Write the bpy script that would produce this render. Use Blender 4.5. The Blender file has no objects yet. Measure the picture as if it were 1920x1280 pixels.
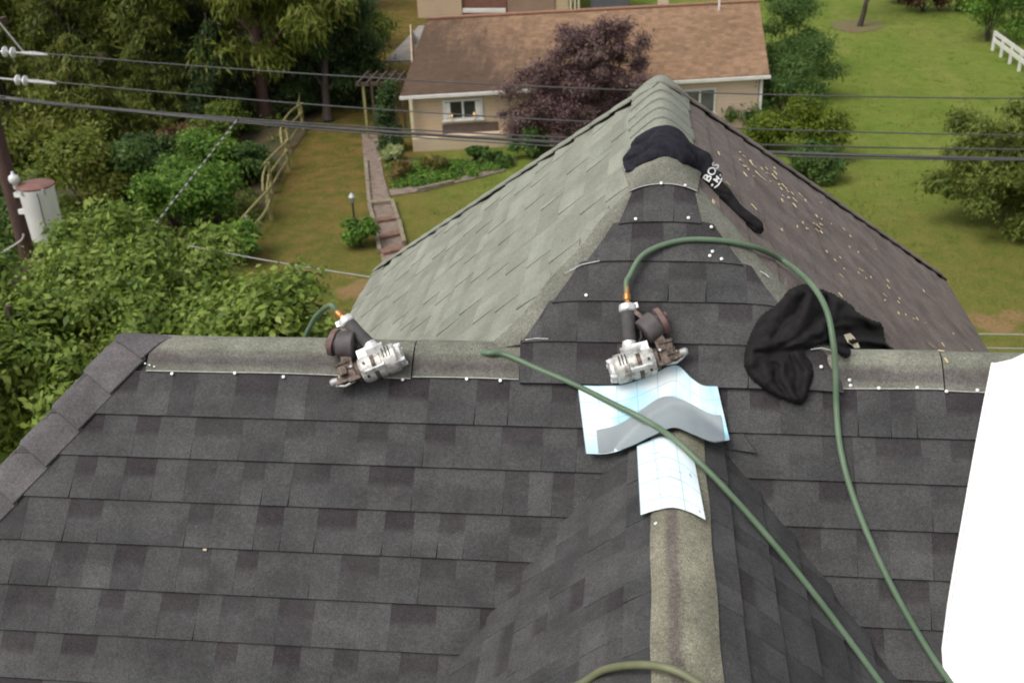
import bpy, bmesh, math, random
import numpy as np
from mathutils import Vector, Matrix, noise
from mathutils.bvhtree import BVHTree

SC = bpy.context.scene
COL = SC.collection
RD = math.radians
random.seed(7)

# ------------------------------------------------------------------ camera
FPX = 1981.6                                  # focal length in pixels of the 1920 px wide photograph
PIT, YAW, ROL = RD(27.59), RD(7.595), RD(-2.363)
CAM = Vector((0.0, -3.0886, 1.6113))
FW = Vector((-math.sin(YAW) * math.cos(PIT), math.cos(YAW) * math.cos(PIT), -math.sin(PIT)))
_r = Vector((math.cos(YAW), math.sin(YAW), 0)); _u = _r.cross(FW)
RT = _r * math.cos(ROL) + _u * math.sin(ROL)
UP = -_r * math.sin(ROL) + _u * math.cos(ROL)
cam = bpy.data.cameras.new('camera'); cam.sensor_width = 36; cam.lens = FPX * 36 / 1920
cam.clip_start = 0.05; cam.clip_end = 1000
cam.dof.use_dof = True; cam.dof.focus_distance = 3.5; cam.dof.aperture_fstop = 5.6
co = bpy.data.objects.new('camera', cam); COL.objects.link(co)
co.matrix_world = Matrix(((RT.x, UP.x, -FW.x, CAM.x), (RT.y, UP.y, -FW.y, CAM.y), (RT.z, UP.z, -FW.z, CAM.z), (0, 0, 0, 1)))
SC.camera = co

# ------------------------------------------------------------------ sky and sun
SUN_EL, SUN_AZ = 56.0, -130.0                  # degrees; azimuth from +Y, negative = towards -X (left)
world = bpy.data.worlds.new('World'); SC.world = world; world.use_nodes = True
wt = world.node_tree; wt.nodes.clear()
wo = wt.nodes.new('ShaderNodeOutputWorld'); wb = wt.nodes.new('ShaderNodeBackground')
ws = wt.nodes.new('ShaderNodeTexSky'); ws.sky_type = 'NISHITA'; ws.sun_disc = False
ws.sun_elevation = RD(SUN_EL); ws.sun_rotation = RD(SUN_AZ); ws.dust_density = 4.0; ws.air_density = 1.0; ws.ozone_density = 1.0
wh = wt.nodes.new('ShaderNodeHueSaturation'); wh.inputs['Saturation'].default_value = 0.25
wt.links.new(ws.outputs[0], wh.inputs['Color']); wt.links.new(wh.outputs[0], wb.inputs['Color'])
wb.inputs['Strength'].default_value = 0.15
wt.links.new(wb.outputs[0], wo.inputs['Surface'])
sl = bpy.data.lights.new('sun', 'SUN'); sl.energy = 1.15; sl.angle = RD(30); sl.color = (1.0, 0.95, 0.87)
so = bpy.data.objects.new('sun', sl); COL.objects.link(so)
sdir = Vector((math.sin(RD(SUN_AZ)) * math.cos(RD(SUN_EL)), math.cos(RD(SUN_AZ)) * math.cos(RD(SUN_EL)), math.sin(RD(SUN_EL))))
so.rotation_euler = sdir.to_track_quat('Z', 'Y').to_euler()
SC.view_settings.view_transform = 'Standard'; SC.view_settings.look = 'None'
SC.view_settings.exposure = 0.36; SC.view_settings.gamma = 1.0; SC.view_settings.use_curve_mapping = False
SC.render.engine = 'CYCLES'; SC.cycles.filter_width = 1.9

# ------------------------------------------------------------------ rays: where a line of sight meets the place
ZG = -11.4                                    # ground level
def ray(px, py): return FW + RT * ((px - 960) / FPX) - UP * ((py - 640) / FPX)
def Zp(px, py, z): d = ray(px, py); return CAM + d * ((z - CAM.z) / d.z)
def Yp(px, py, y): d = ray(px, py); return CAM + d * ((y - CAM.y) / d.y)
def G(px, py): return Zp(px, py, ZG)

# ------------------------------------------------------------------ roof surface as a height function
XL, XR = -1.76, 1.95                          # ends of the main ridge
XC, ZC, YF, TC = 0.080, 0.482, 1.56, 0.933    # upper hip roof: ridge x, height, far end, slope
XB, ZB, AB = 0.13, -0.18, 0.105               # low ridge running towards the viewer
def smin(vals, k):
    m = min(vals)
    return m - k * math.log(sum(math.exp(-(v - m) / k) for v in vals))
def HA(x, y): return smin((smin((y, -y), 0.055), x - XL, XR - x), 0.016)
def HB(x, y):
    if y > 0.2: return -9
    return ZB - (math.sqrt((x - XB) ** 2 + AB * AB) - AB)
def HS(x, y): return smin((y, ZC - TC * (x - XC), ZC + TC * (x - XC), ZC - TC * (y - YF)), 0.042)
def HC(x, y):
    z = HS(x, y)
    return z if z > -1.26 else -9
def H(x, y): return max(HA(x, y), HB(x, y), HC(x, y))
def P(px, py, h=0.0):
    d = ray(px, py).normalized(); g = lambda t: (CAM.z + d.z * t) - H(CAM.x + d.x * t, CAM.y + d.y * t) - h
    t = 1.2
    while t < 9:
        if g(t + 0.03) < 0:
            a, b = t, t + 0.03
            for _ in range(14):
                m = (a + b) / 2
                if g(m) < 0: b = m
                else: a = m
            return CAM + d * a
        t += 0.03
    return CAM + d * 4.5
def HN(x, y, e=0.01):
    return Vector((-(H(x + e, y) - H(x - e, y)) / (2 * e), -(H(x, y + e) - H(x, y - e)) / (2 * e), 1)).normalized()

# ------------------------------------------------------------------ object helpers
def tag(o, label=None, cat=None, group=None, kind=None):
    if label: o['label'] = label
    if cat: o['category'] = cat
    if group: o['group'] = group
    if kind: o['kind'] = kind
    return o
def empty(name, loc, label, cat, group=None, rot=None):
    o = bpy.data.objects.new(name, None); COL.objects.link(o); o.empty_display_size = 0.1
    o.location = loc
    if rot is not None: o.rotation_mode = 'QUATERNION'; o.rotation_quaternion = rot
    return tag(o, label, cat, group)
def link(name, me, mat=None, parent=None, world=True):
    """world=True: the mesh is written in world coordinates although it hangs under a parent"""
    o = bpy.data.objects.new(name, me); COL.objects.link(o)
    if mat is not None and not me.materials:
        for m in (mat if isinstance(mat, (list, tuple)) else [mat]): me.materials.append(m)
    if parent is not None:
        o.parent = parent
        if world and parent.parent is None and parent.type == 'EMPTY':
            o.matrix_parent_inverse = Matrix.Translation(-Vector(parent.location))
    return o
class Geo:
    def __init__(s): s.v = []; s.f = []; s.m = []
    def add(s, v, f, m=0):
        n = len(s.v); s.v += [tuple(p) for p in v]; s.f += [tuple(i + n for i in q) for q in f]; s.m += [m] * len(f); return s
    def box(s, c, size, M=None, m=0):
        c = Vector(c); hx, hy, hz = size[0] / 2, size[1] / 2, size[2] / 2
        v = [Vector((x, y, z)) for z in (-hz, hz) for x, y in ((-hx, -hy), (hx, -hy), (hx, hy), (-hx, hy))]
        v = [(M @ p if M is not None else p) + c for p in v]
        return s.add(v, [(3, 2, 1, 0), (4, 5, 6, 7), (0, 1, 5, 4), (1, 2, 6, 5), (2, 3, 7, 6), (3, 0, 4, 7)], m)
    def bar(s, a, b, w, h=None, up=(0, 0, 1), m=0):
        a, b = Vector(a), Vector(b); d = (b - a); L = d.length; d.normalize(); h = h or w
        r = d.cross(Vector(up)); r = r.normalized() if r.length > 1e-4 else Vector((1, 0, 0)); u = r.cross(d)
        M = Matrix((d, r, u)).transposed()
        return s.box((a + b) / 2, (L, w, h), M, m)
    def tube(s, pts, rad, seg=10, flat=1.0, n=None, m=0, caps=True):
        pts = [Vector(p) for p in pts]; N = len(pts)
        if not isinstance(rad, (list, tuple)): rad = [rad] * N
        base = len(s.v); side = None
        for i, p in enumerate(pts):
            t = (pts[min(i + 1, N - 1)] - pts[max(i - 1, 0)]).normalized()
            if n is not None: nn = Vector(n[i] if isinstance(n, list) else n); side = t.cross(nn).normalized()
            elif side is None:
                ref = Vector((0, 0, 1)) if abs(t.z) < 0.9 else Vector((1, 0, 0)); side = t.cross(ref).normalized()
            else: side = (side - t * side.dot(t)).normalized()
            up = side.cross(t).normalized()
            for k in range(seg):
                a = 2 * math.pi * k / seg
                s.v.append(tuple(p + side * (math.cos(a) * rad[i]) + up * (math.sin(a) * rad[i] * flat)))
        for i in range(N - 1):
            for k in range(seg):
                a = base + i * seg + k; b = base + i * seg + (k + 1) % seg
                s.f.append((a, b, b + seg, a + seg)); s.m.append(m)
        if caps:
            s.f.append(tuple(base + k for k in range(seg))[::-1]); s.m.append(m)
            s.f.append(tuple(base + (N - 1) * seg + k for k in range(seg))); s.m.append(m)
        return s
    def lathe(s, prof, M=None, seg=20, m=0):
        """profile of (radius, height) turned about local Z"""
        base = len(s.v)
        for r, h in prof:
            for k in range(seg):
                a = 2 * math.pi * k / seg; p = Vector((r * math.cos(a), r * math.sin(a), h))
                s.v.append(tuple(M @ p if M is not None else p))
        for i in range(len(prof) - 1):
            for k in range(seg):
                a = base + i * seg + k; b = base + i * seg + (k + 1) % seg
                s.f.append((a, b, b + seg, a + seg)); s.m.append(m)
        s.f.append(tuple(base + k for k in range(seg))[::-1]); s.m.append(m)
        s.f.append(tuple(base + (len(prof) - 1) * seg + k for k in range(seg))); s.m.append(m)
        return s
    def grid(s, rows, thick=None, m=0):
        """rows of points; thick = offset vector for a second skin underneath"""
        R, Cn = len(rows), len(rows[0]); base = len(s.v)
        for r in rows: s.v += [tuple(p) for p in r]
        for i in range(R - 1):
            for j in range(Cn - 1):
                a = base + i * Cn + j; s.f.append((a, a + 1, a + Cn + 1, a + Cn)); s.m.append(m)
        if thick is not None:
            b2 = len(s.v); T = Vector(thick)
            for r in rows: s.v += [tuple(Vector(p) + T) for p in r]
            for i in range(R - 1):
                for j in range(Cn - 1):
                    a = b2 + i * Cn + j; s.f.append((a, a + Cn, a + Cn + 1, a + 1)); s.m.append(m)
            ring = [(0, j) for j in range(Cn)] + [(i, Cn - 1) for i in range(1, R)] + [(R - 1, j) for j in range(Cn - 2, -1, -1)] + [(i, 0) for i in range(R - 2, 0, -1)]
            for q in range(len(ring)):
                a = ring[q]; b = ring[(q + 1) % len(ring)]
                ia, ib = a[0] * Cn + a[1], b[0] * Cn + b[1]
                s.f.append((base + ib, base + ia, b2 + ia, b2 + ib)); s.m.append(m)
        return s
    def mesh(s, name, smooth=0):
        me = bpy.data.meshes.new(name); me.from_pydata(s.v, [], s.f)
        if any(s.m): me.polygons.foreach_set('material_index', s.m)
        if smooth:
            me.polygons.foreach_set('use_smooth', [True] * len(me.polygons))
            if smooth < 179: me.set_sharp_from_angle(angle=RD(smooth))
        me.update(); return me
    def build(s, name, mat, parent=None, smooth=0, world=True):
        return link(name, s.mesh(name, smooth), mat, parent, world)
def catmull(pts, n=8):
    pts = [Vector(p) for p in pts]; out = []
    for i in range(len(pts) - 1):
        p0 = pts[i - 1] if i else pts[0] * 2 - pts[1]; p1, p2 = pts[i], pts[i + 1]
        p3 = pts[i + 2] if i + 2 < len(pts) else pts[-1] * 2 - pts[-2]
        for k in range(n):
            t = k / n
            out.append(0.5 * ((2 * p1) + (p2 - p0) * t + (2 * p0 - 5 * p1 + 4 * p2 - p3) * t * t + (3 * p1 - p0 - 3 * p2 + p3) * t ** 3))
    out.append(pts[-1]); return out
def lerp_poly(pts, t):
    """point at parameter 0..1 along a polyline, in equal steps per vertex"""
    f = t * (len(pts) - 1); i = min(int(f), len(pts) - 2); w = f - i
    return tuple(a * (1 - w) + b * w for a, b in zip(pts[i], pts[i + 1]))

# ------------------------------------------------------------------ materials
def new_mat(name):
    m = bpy.data.materials.new(name); m.use_nodes = True
    nt = m.node_tree; b = nt.nodes['Principled BSDF']; return m, nt, b
def c4(c): return (c[0], c[1], c[2], 1)
def noise_node(nt, scale, detail=4, rough=0.55, vec=None, coord='Object', stretch=None):
    if vec is None:
        tc = nt.nodes.new('ShaderNodeTexCoord'); vec = tc.outputs[coord]
    if stretch:
        mp = nt.nodes.new('ShaderNodeMapping'); mp.inputs['Scale'].default_value = stretch
        nt.links.new(vec, mp.inputs['Vector']); vec = mp.outputs[0]
    n = nt.nodes.new('ShaderNodeTexNoise'); n.inputs['Scale'].default_value = scale
    n.inputs['Detail'].default_value = detail; n.inputs['Roughness'].default_value = rough
    nt.links.new(vec, n.inputs['Vector']); return n.outputs['Fac']
def ramp(nt, fac, stops):
    r = nt.nodes.new('ShaderNodeValToRGB'); el = r.color_ramp.elements
    while len(el) < len(stops): el.new(0.5)
    for e, (p, c) in zip(el, stops): e.position = p; e.color = c4(c) if len(c) == 3 else c
    nt.links.new(fac, r.inputs[0]); return r.outputs[0]
def mix(nt, fac, a, b, mode='MIX'):
    n = nt.nodes.new('ShaderNodeMix'); n.data_type = 'RGBA'; n.blend_type = mode
    for sock, val in ((n.inputs[0], fac), (n.inputs[6], a), (n.inputs[7], b)):
        if hasattr(val, 'is_output'): nt.links.new(val, sock)
        elif isinstance(val, (int, float)): sock.default_value = val
        else: sock.default_value = c4(val)
    return n.outputs[2]
def math_n(nt, op, a, b=None, c=None):
    n = nt.nodes.new('ShaderNodeMath'); n.operation = op
    for i, v in enumerate((a, b, c)):
        if v is None: continue
        if hasattr(v, 'is_output'): nt.links.new(v, n.inputs[i])
        else: n.inputs[i].default_value = v
    return n.outputs[0]
def bump(nt, b, h, strength=0.3, dist=0.01):
    n = nt.nodes.new('ShaderNodeBump'); n.inputs['Strength'].default_value = strength; n.inputs['Distance'].default_value = dist
    nt.links.new(h, n.inputs['Height']); nt.links.new(n.outputs[0], b.inputs['Normal'])
def simple(name, c1, c2=None, scale=20, rough=0.7, metal=0.0, bmp=0.0, detail=4, stretch=None, lo=0.35, hi=0.65, spec=None):
    m, nt, b = new_mat(name); b.inputs['Roughness'].default_value = rough; b.inputs['Metallic'].default_value = metal
    if spec is not None: b.inputs['Specular IOR Level'].default_value = spec
    f = noise_node(nt, scale, detail, stretch=stretch)
    nt.links.new(ramp(nt, f, [(lo, c1), (hi, c2 or tuple(x * 0.8 for x in c1))]), b.inputs['Base Color'])
    if bmp: bump(nt, b, f, bmp, 0.02)
    return m
def shingle_mat(name, light, dark, band, rough=0.93, grain=0.5, blotch=0.25, spec=0.25):
    """granule coated shingle: colour attribute Col = (tone, amount of dark pigment band, -)"""
    m, nt, b = new_mat(name); b.inputs['Roughness'].default_value = rough; b.inputs['Specular IOR Level'].default_value = spec
    at = nt.nodes.new('ShaderNodeAttribute'); at.attribute_name = 'Col'
    sp = nt.nodes.new('ShaderNodeSeparateColor'); nt.links.new(at.outputs['Color'], sp.inputs[0])
    c = mix(nt, sp.outputs[0], dark, light)
    c = mix(nt, sp.outputs[1], c, band)
    g = noise_node(nt, 330, 2, 0.7); g2 = noise_node(nt, 90, 3, 0.6); bl = noise_node(nt, 7, 3, 0.6)
    lo = 1 - grain; hi = 1 + grain
    c = mix(nt, 1.0, c, ramp(nt, g, [(0.3, (lo,) * 3), (0.7, (hi,) * 3)]), 'MULTIPLY')
    c = mix(nt, 1.0, c, ramp(nt, g2, [(0.3, (1 - grain * .35,) * 3), (0.7, (1 + grain * .35,) * 3)]), 'MULTIPLY')
    c = mix(nt, 1.0, c, ramp(nt, bl, [(0.3, (1 - blotch,) * 3), (0.7, (1 + blotch,) * 3)]), 'MULTIPLY')
    nt.links.new(c, b.inputs['Base Color']); bump(nt, b, g, 0.5, 0.002)
    return m
def leaf_mat(name, cols, scale=0.6, trans=0.45, rough=0.55):
    m, nt, b = new_mat(name); b.inputs['Roughness'].default_value = rough; b.inputs['Specular IOR Level'].default_value = 0.3
    geo = nt.nodes.new('ShaderNodeNewGeometry'); isl = geo.outputs['Random Per Island']
    n = noise_node(nt, scale, 3, 0.6, vec=geo.outputs['Position'])
    f = math_n(nt, 'ADD', math_n(nt, 'MULTIPLY', isl, 0.55), math_n(nt, 'MULTIPLY_ADD', n, 1.1, -0.33))
    k = len(cols)
    c = ramp(nt, f, [(0.12 + 0.76 * i / (k - 1), q) for i, q in enumerate(cols)])
    nt.links.new(c, b.inputs['Base Color'])
    tr = nt.nodes.new('ShaderNodeBsdfTranslucent'); nt.links.new(c, tr.inputs['Color'])
    mx = nt.nodes.new('ShaderNodeMixShader'); mx.inputs[0].default_value = trans
    nt.links.new(b.outputs[0], mx.inputs[1]); nt.links.new(tr.outputs[0], mx.inputs[2])
    nt.links.new(mx.outputs[0], nt.nodes['Material Output'].inputs['Surface'])
    return m

M = {}
M['sh_dark'] = shingle_mat('shingle_charcoal', (0.073, 0.0725, 0.072), (0.042, 0.0415, 0.042), (0.034, 0.029, 0.031))
M['sh_green'] = shingle_mat('shingle_grey_green', (0.268, 0.278, 0.228), (0.195, 0.203, 0.166), (0.185, 0.190, 0.156), blotch=0.12, grain=0.35)
M['sh_brown'] = shingle_mat('shingle_brown_grey', (0.192, 0.158, 0.142), (0.150, 0.123, 0.110), (0.118, 0.095, 0.085), blotch=0.28)
M['sh_cap'] = shingle_mat('cap_shingle_charcoal', (0.112, 0.102, 0.104), (0.086, 0.079, 0.081), (0.075, 0.066, 0.067))
M['strip'] = shingle_mat('starter_strip_olive_grey', (0.196, 0.200, 0.160), (0.148, 0.151, 0.122), (0.095, 0.083, 0.080), grain=0.55)
M['olive'] = shingle_mat('starter_strip_olive', (0.222, 0.212, 0.158), (0.172, 0.165, 0.122), (0.110, 0.094, 0.084), grain=0.6)
M['deck'] = simple('roof_felt', (0.055, 0.052, 0.052), (0.045, 0.042, 0.042), 40, 0.95)
M['cut_edge'] = simple('pale_cut_edge', (0.55, 0.55, 0.52), (0.36, 0.36, 0.34), 60, 0.8)
M['siding'] = simple('cream_siding', (0.55, 0.48, 0.38), (0.5, 0.44, 0.34), 3, 0.7)
M['nail'] = simple('galvanised_nail', (0.80, 0.80, 0.78), (0.7, 0.7, 0.68), 60, 0.4, 0.2)
M['chip'] = simple('pale_wood_chip', (0.62, 0.52, 0.32), (0.45, 0.36, 0.2), 90, 0.85)
M['hose'] = simple('green_rubber_hose', (0.085, 0.140, 0.080), (0.125, 0.185, 0.115), 9, 0.5)
M['hose_olive'] = simple('olive_rubber_hose', (0.125, 0.135, 0.070), (0.155, 0.160, 0.09), 25, 0.55)
M['alu'] = simple('cast_aluminium', (0.58, 0.57, 0.53), (0.12, 0.105, 0.085), 38, 0.42, 0.35, 0.25, 6, lo=0.46, hi=0.72)
M['alu_bright'] = simple('bright_aluminium', (0.72, 0.72, 0.70), (0.22, 0.20, 0.18), 42, 0.35, 0.3, 0.15, 6, lo=0.5, hi=0.78)
M['grime'] = simple('grimy_brown_steel', (0.055, 0.040, 0.034), (0.16, 0.12, 0.095), 90, 0.55, 0.4, 0.3)
M['drum'] = simple('dark_magazine_plastic', (0.062, 0.052, 0.052), (0.095, 0.08, 0.078), 35, 0.6)
M['lid'] = simple('worn_red_brown_lid', (0.11, 0.062, 0.055), (0.17, 0.11, 0.10), 50, 0.6)
M['grip'] = simple('rubber_grip', (0.045, 0.042, 0.043), (0.07, 0.065, 0.066), 60, 0.75)
M['black'] = simple('black_steel', (0.015, 0.015, 0.016), (0.03, 0.029, 0.029), 60, 0.5)
M['brass'] = simple('brass_fitting', (0.45, 0.22, 0.07), (0.36, 0.16, 0.06), 60, 0.4, 0.6)
M['cloth'] = simple('black_fleece', (0.0135, 0.0122, 0.0128), (0.021, 0.019, 0.0195), 40, 0.95, 0, 0.15, spec=0.15)
M['cloth_blue'] = simple('blue_black_fleece', (0.012, 0.012, 0.017), (0.022, 0.021, 0.028), 40, 0.9, 0, 0.15, spec=0.2)
M['print'] = simple('white_print', (0.75, 0.75, 0.73), (0.6, 0.6, 0.58), 80, 0.8)
M['care'] = simple('beige_tag', (0.62, 0.55, 0.40), (0.5, 0.43, 0.3), 60, 0.8)
M['white_sheet'] = simple('white_coated_sheet', (0.90, 0.90, 0.89), (0.86, 0.86, 0.85), 3, 0.45)
M['grey_strip'] = simple('grey_adhesive_strip', (0.22, 0.255, 0.27), (0.275, 0.31, 0.325), 9, 0.5, lo=0.25, hi=0.75)
M['wire'] = simple('weathered_wire', (0.045, 0.043, 0.044), (0.075, 0.072, 0.072), 30, 0.6)
M['wire_light'] = simple('pale_service_wire', (0.42, 0.41, 0.38), (0.33, 0.32, 0.3), 12, 0.6)
M['pole'] = simple('creosoted_pole_wood', (0.095, 0.050, 0.040), (0.05, 0.028, 0.023), 6, 0.85, 0, 0.4, stretch=(6, 6, 0.6))
M['porcelain'] = simple('white_porcelain', (0.72, 0.72, 0.72), (0.6, 0.6, 0.6), 20, 0.25)
M['tank'] = simple('white_enamel_tank', (0.82, 0.82, 0.83), (0.74, 0.74, 0.74), 2.5, 0.4)
M['tank_lid'] = simple('rusty_lid', (0.16, 0.075, 0.062), (0.22, 0.11, 0.09), 6, 0.7)
M['galv'] = simple('galvanised_steel', (0.46, 0.46, 0.45), (0.34, 0.34, 0.33), 20, 0.5, 0.4)
M['bark'] = simple('grey_brown_bark', (0.105, 0.075, 0.052), (0.05, 0.036, 0.026), 9, 0.9, 0, 0.5, stretch=(4, 4, 0.7))
M['bark_pale'] = simple('pale_olive_bark', (0.20, 0.165, 0.09), (0.12, 0.095, 0.055), 8, 0.9, 0, 0.4, stretch=(4, 4, 0.7))
M['bark_dark'] = simple('dark_bark', (0.04, 0.03, 0.024), (0.06, 0.045, 0.035), 9, 0.9, 0, 0.4)
M['fence'] = simple('mossy_split_rail', (0.30, 0.27, 0.10), (0.20, 0.17, 0.07), 5, 0.9, 0, 0.3)
M['stone'] = simple('grey_stone', (0.20, 0.17, 0.15), (0.30, 0.26, 0.23), 5, 0.9, 0, 0.3)

# ------------------------------------------------------------------ own roof
house = empty('shingled_house', (0, 0, ZG), 'house seen from its own roof, dark shingled slopes with hips and ridges', 'house')
# roof decking, split by slope
STEP = 0.05
def slope_id(x, y):
    a, b, c = HA(x, y), HB(x, y), HC(x, y); h = max(a, b, c)
    if h < -2.15: return None
    if h == c and c > -9:
        q = (y, ZC - TC * (x - XC), ZC + TC * (x - XC), ZC - TC * (y - YF)); i = q.index(min(q))
        return ('main', 'Cright', 'Cleft', 'Cfar')[i]
    if h == b: return 'Bright' if x > XB else 'Bleft'
    q = (y, -y, x - XL, XR - x); i = q.index(min(q))
    return ('main', 'back', 'Lend', 'Rend')[i]
xs = np.arange(-4.0, 4.2001, STEP); ys = np.arange(-4.6, 3.8001, STEP)
ids = {}; HZ = {}
for i, x in enumerate(xs):
    for j, y in enumerate(ys): HZ[i, j] = H(x, y) - 0.014
slope = {}
geos = {}
for i in range(len(xs) - 1):
    for j in range(len(ys) - 1):
        k = slope_id(xs[i] + STEP / 2, ys[j] + STEP / 2)
        if k: geos.setdefault(k, []).append((i, j))
SL_LABEL = dict(main='near slope of charcoal shingles facing the viewer', Cleft='pale grey green side of the upper roof', Cright='brown grey side of the upper roof with wood chips',
                Bleft='left side of the low ridge running to the viewer', Bright='right side of the low ridge running to the viewer')
for k, cells in geos.items():
    idx = {}; v = []; f = []
    for (i, j) in cells:
        q = []
        for a, b in ((i, j), (i + 1, j), (i + 1, j + 1), (i, j + 1)):
            if (a, b) not in idx: idx[a, b] = len(v); v.append((xs[a], ys[b], max(HZ[a, b], -2.3)))
            q.append(idx[a, b])
        f.append(tuple(q))
    g = Geo(); g.add(v, f)
    slope[k] = g.build('roof_slope', M['deck'], house, 60)
    if k in SL_LABEL: slope[k]['label'] = SL_LABEL[k]
# walls below the eaves
g = Geo(); g.box((0.1, -0.05, (ZG - 2.2) / 2), (7.0, 3.6, -2.2 - ZG)); g.box((0.075, 1.7, (ZG - 1.5) / 2), (3.3, 3.0, -1.5 - ZG)); g.box((0.13, -3.1, (ZG - 2.25) / 2), (3.4, 3.2, -2.25 - ZG))
g.build('wall', M['siding'], house)
EXPO = 0.143
def set_col(me, vals):
    ca = me.color_attributes.new('Col', 'FLOAT_COLOR', 'POINT')
    ca.data.foreach_set('color', np.array(vals, dtype=np.float32).ravel())
def course(parent, mat, pos, s0, s1, ulim, rng, style, lift=(0.001, 0.0092), first=None):
    """one course of laminated shingles between slope distances s0 (top) and s1 (butt); ulim(s) -> (umin, umax)"""
    a0, b0 = ulim(s0); a1, b1 = ulim(s1); lo, hi = min(a0, a1), max(b0, b1)
    u = lo - rng.uniform(0.0, 0.9)
    while u < hi:
        ue = u + 1.0
        tabs = []; t = u
        while t < ue - 0.05:
            w = rng.choice(style['w']) * rng.uniform(0.8, 1.25); e = min(t + w, ue)
            if ue - e < 0.05: e = ue
            tabs.append((t, e)); t = e
        v = []; f = []; col = []
        for n, (p, q) in enumerate(tabs):
            raised = (n % 2 == 0); up = rng.uniform(*style['tone_up']); dn = rng.uniform(*style['tone'])
            bandv = 0.0 if raised else rng.uniform(*style['band']); hb = lift[1] + (style['lam'] if raised else 0.0) + rng.uniform(0, 0.0004)
            p += 0.00008 + style['gap'] * 0.5; q -= 0.00008 + style['gap'] * 0.5
            rows = [(s0 - 0.012, lift[0], up, bandv), (s0 + (s1 - s0) * 0.36, lift[0] + (hb - lift[0]) * 0.36, up, bandv), (s0 + (s1 - s0) * 0.52, lift[0] + (hb - lift[0]) * 0.52, dn, bandv * 0.12), (s1, hb, dn, 0.0)]
            base = len(v); ok = False; pts = []
            sk = rng.uniform(-.004, .004)
            for (s, h, tn, bd) in rows:
                um, ux = ulim(max(s, s0)); pp = min(max(p, um), ux); qq = min(max(q + (sk if s == s1 else 0), um), ux)
                if qq - pp > 0.004: ok = True
                nsub = 3 if style.get('curved') else 1
                for i in range(nsub + 1):
                    pts.append((pos(pp + (qq - pp) * i / nsub, s, h), tn, bd))
            if not ok: continue
            nc = (3 if style.get('curved') else 1) + 1
            # butt and side skirts
            for i in range(nc):
                c = pts[3 * nc + i]; pp_, qq_ = None, None
            for (c, tn, bd) in pts: v.append(tuple(c)); col.append((tn, bd, 0, 1))
            um, ux = ulim(s1); pp = min(max(p, um), ux); qq = min(max(q, um), ux)
            for i in range(nc):
                v.append(tuple(pos(pp + (qq - pp) * i / (nc - 1), s1 + 0.001, -0.002))); col.append((0.0, 0.55, 0, 1))
            for r in range(4):
                for i in range(nc - 1):
                    a = base + r * nc + i; f.append((a, a + nc, a + nc + 1, a + 1))
            # sides
            um, ux = ulim(s0); 
            for side in (0, nc - 1):
                b2 = len(v)
                for r, (s, h, tn, bd) in enumerate(rows):
                    c = Vector(v[base + r * nc + side]); um, ux = ulim(max(s, s0)); uu = min(max((p if side == 0 else q), um), ux)
                    v.append(tuple(pos(uu, s, -0.002))); col.append((0.0, 0.5, 0, 1))
                for r in range(3):
                    a, b = base + r * nc + side, base + (r + 1) * nc + side
                    f.append((a, b2 + r, b2 + r + 1, b) if side == 0 else (a, b, b2 + r + 1, b2 + r))
        if f:
            me = bpy.data.meshes.new('shingle'); me.from_pydata(v, [], f); set_col(me, col); me.update()
            link('shingle', me, mat, parent)
        u = ue
R2 = math.sqrt(0.5)
def pos_main(u, s, h): return Vector((u, -s * R2 - h * R2, -s * R2 + h * R2))
def pos_front(u, s, h):
    y = -s * R2; z = max(HS(u, y), y - 0.4); return Vector((u, y - h * R2, z + h * R2))
ph = math.atan(TC); cph, sph = math.cos(ph), math.sin(ph)
def pos_CL(u, s, h): return Vector((XC - s * cph - h * sph, u, max(HS(XC - s * cph, u), ZC - s * sph - .06) + h * cph))
def pos_CR(u, s, h): return Vector((XC + s * cph + h * sph, u, max(HS(XC + s * cph, u), ZC - s * sph - .06) + h * cph))
# arc length table for the low ridge
_tab = [(0.0, 0.0)]; _x = 0.0; _s = 0.0
fB = lambda a: ZB - (math.sqrt(a * a + AB * AB) - AB)
while _x < 2.0:
    nx = _x + 0.01; _s += math.hypot(0.01, fB(nx) - fB(_x)); _x = nx; _tab.append((_s, _x))
_ts = np.array([t[0] for t in _tab]); _tx = np.array([t[1] for t in _tab])
def pos_B(sign):
    def f(u, s, h):
        a = float(np.interp(s, _ts, _tx)); sl = -a / math.sqrt(a * a + AB * AB); n = Vector((-sl * sign, 0, 1)).normalized()
        return Vector((XB + sign * a, u, fB(a))) + n * h
    return f
rng = random.Random(3)
ST_MAIN = dict(w=(0.085, 0.10, 0.11, 0.13, 0.15), tone_up=(0.50, 0.78), tone=(0.22, 0.95), band=(0.45, 1.0), lam=0.0012, gap=0.0)
def valley_x(s, side):
    z = -s * R2   # on main slope z=y ; low ridge height equal
    q = ZB - z
    if q <= 0: return XB
    a = math.sqrt((q + AB) ** 2 - AB * AB); return XB + side * a
for k in range(1, 13):
    s0, s1 = 0.16 + (k - 1) * EXPO, 0.16 + k * EXPO
    zb = -s1 * R2
    if zb > ZB - 0.02:
        course(slope['main'], M['sh_dark'], pos_main, s0, s1, lambda s: (XL - s * R2 - 0.0, XR + s * R2), rng, ST_MAIN)
    else:
        course(slope['main'], M['sh_dark'], pos_main, s0, s1, lambda s: (XL - s * R2, valley_x(max(s, 0.3), -1) + 0.05), rng, ST_MAIN)
        course(slope['main'], M['sh_dark'], pos_main, s0, s1, lambda s: (valley_x(max(s, 0.3), 1) - 0.05, XR + s * R2), rng, ST_MAIN)
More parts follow.
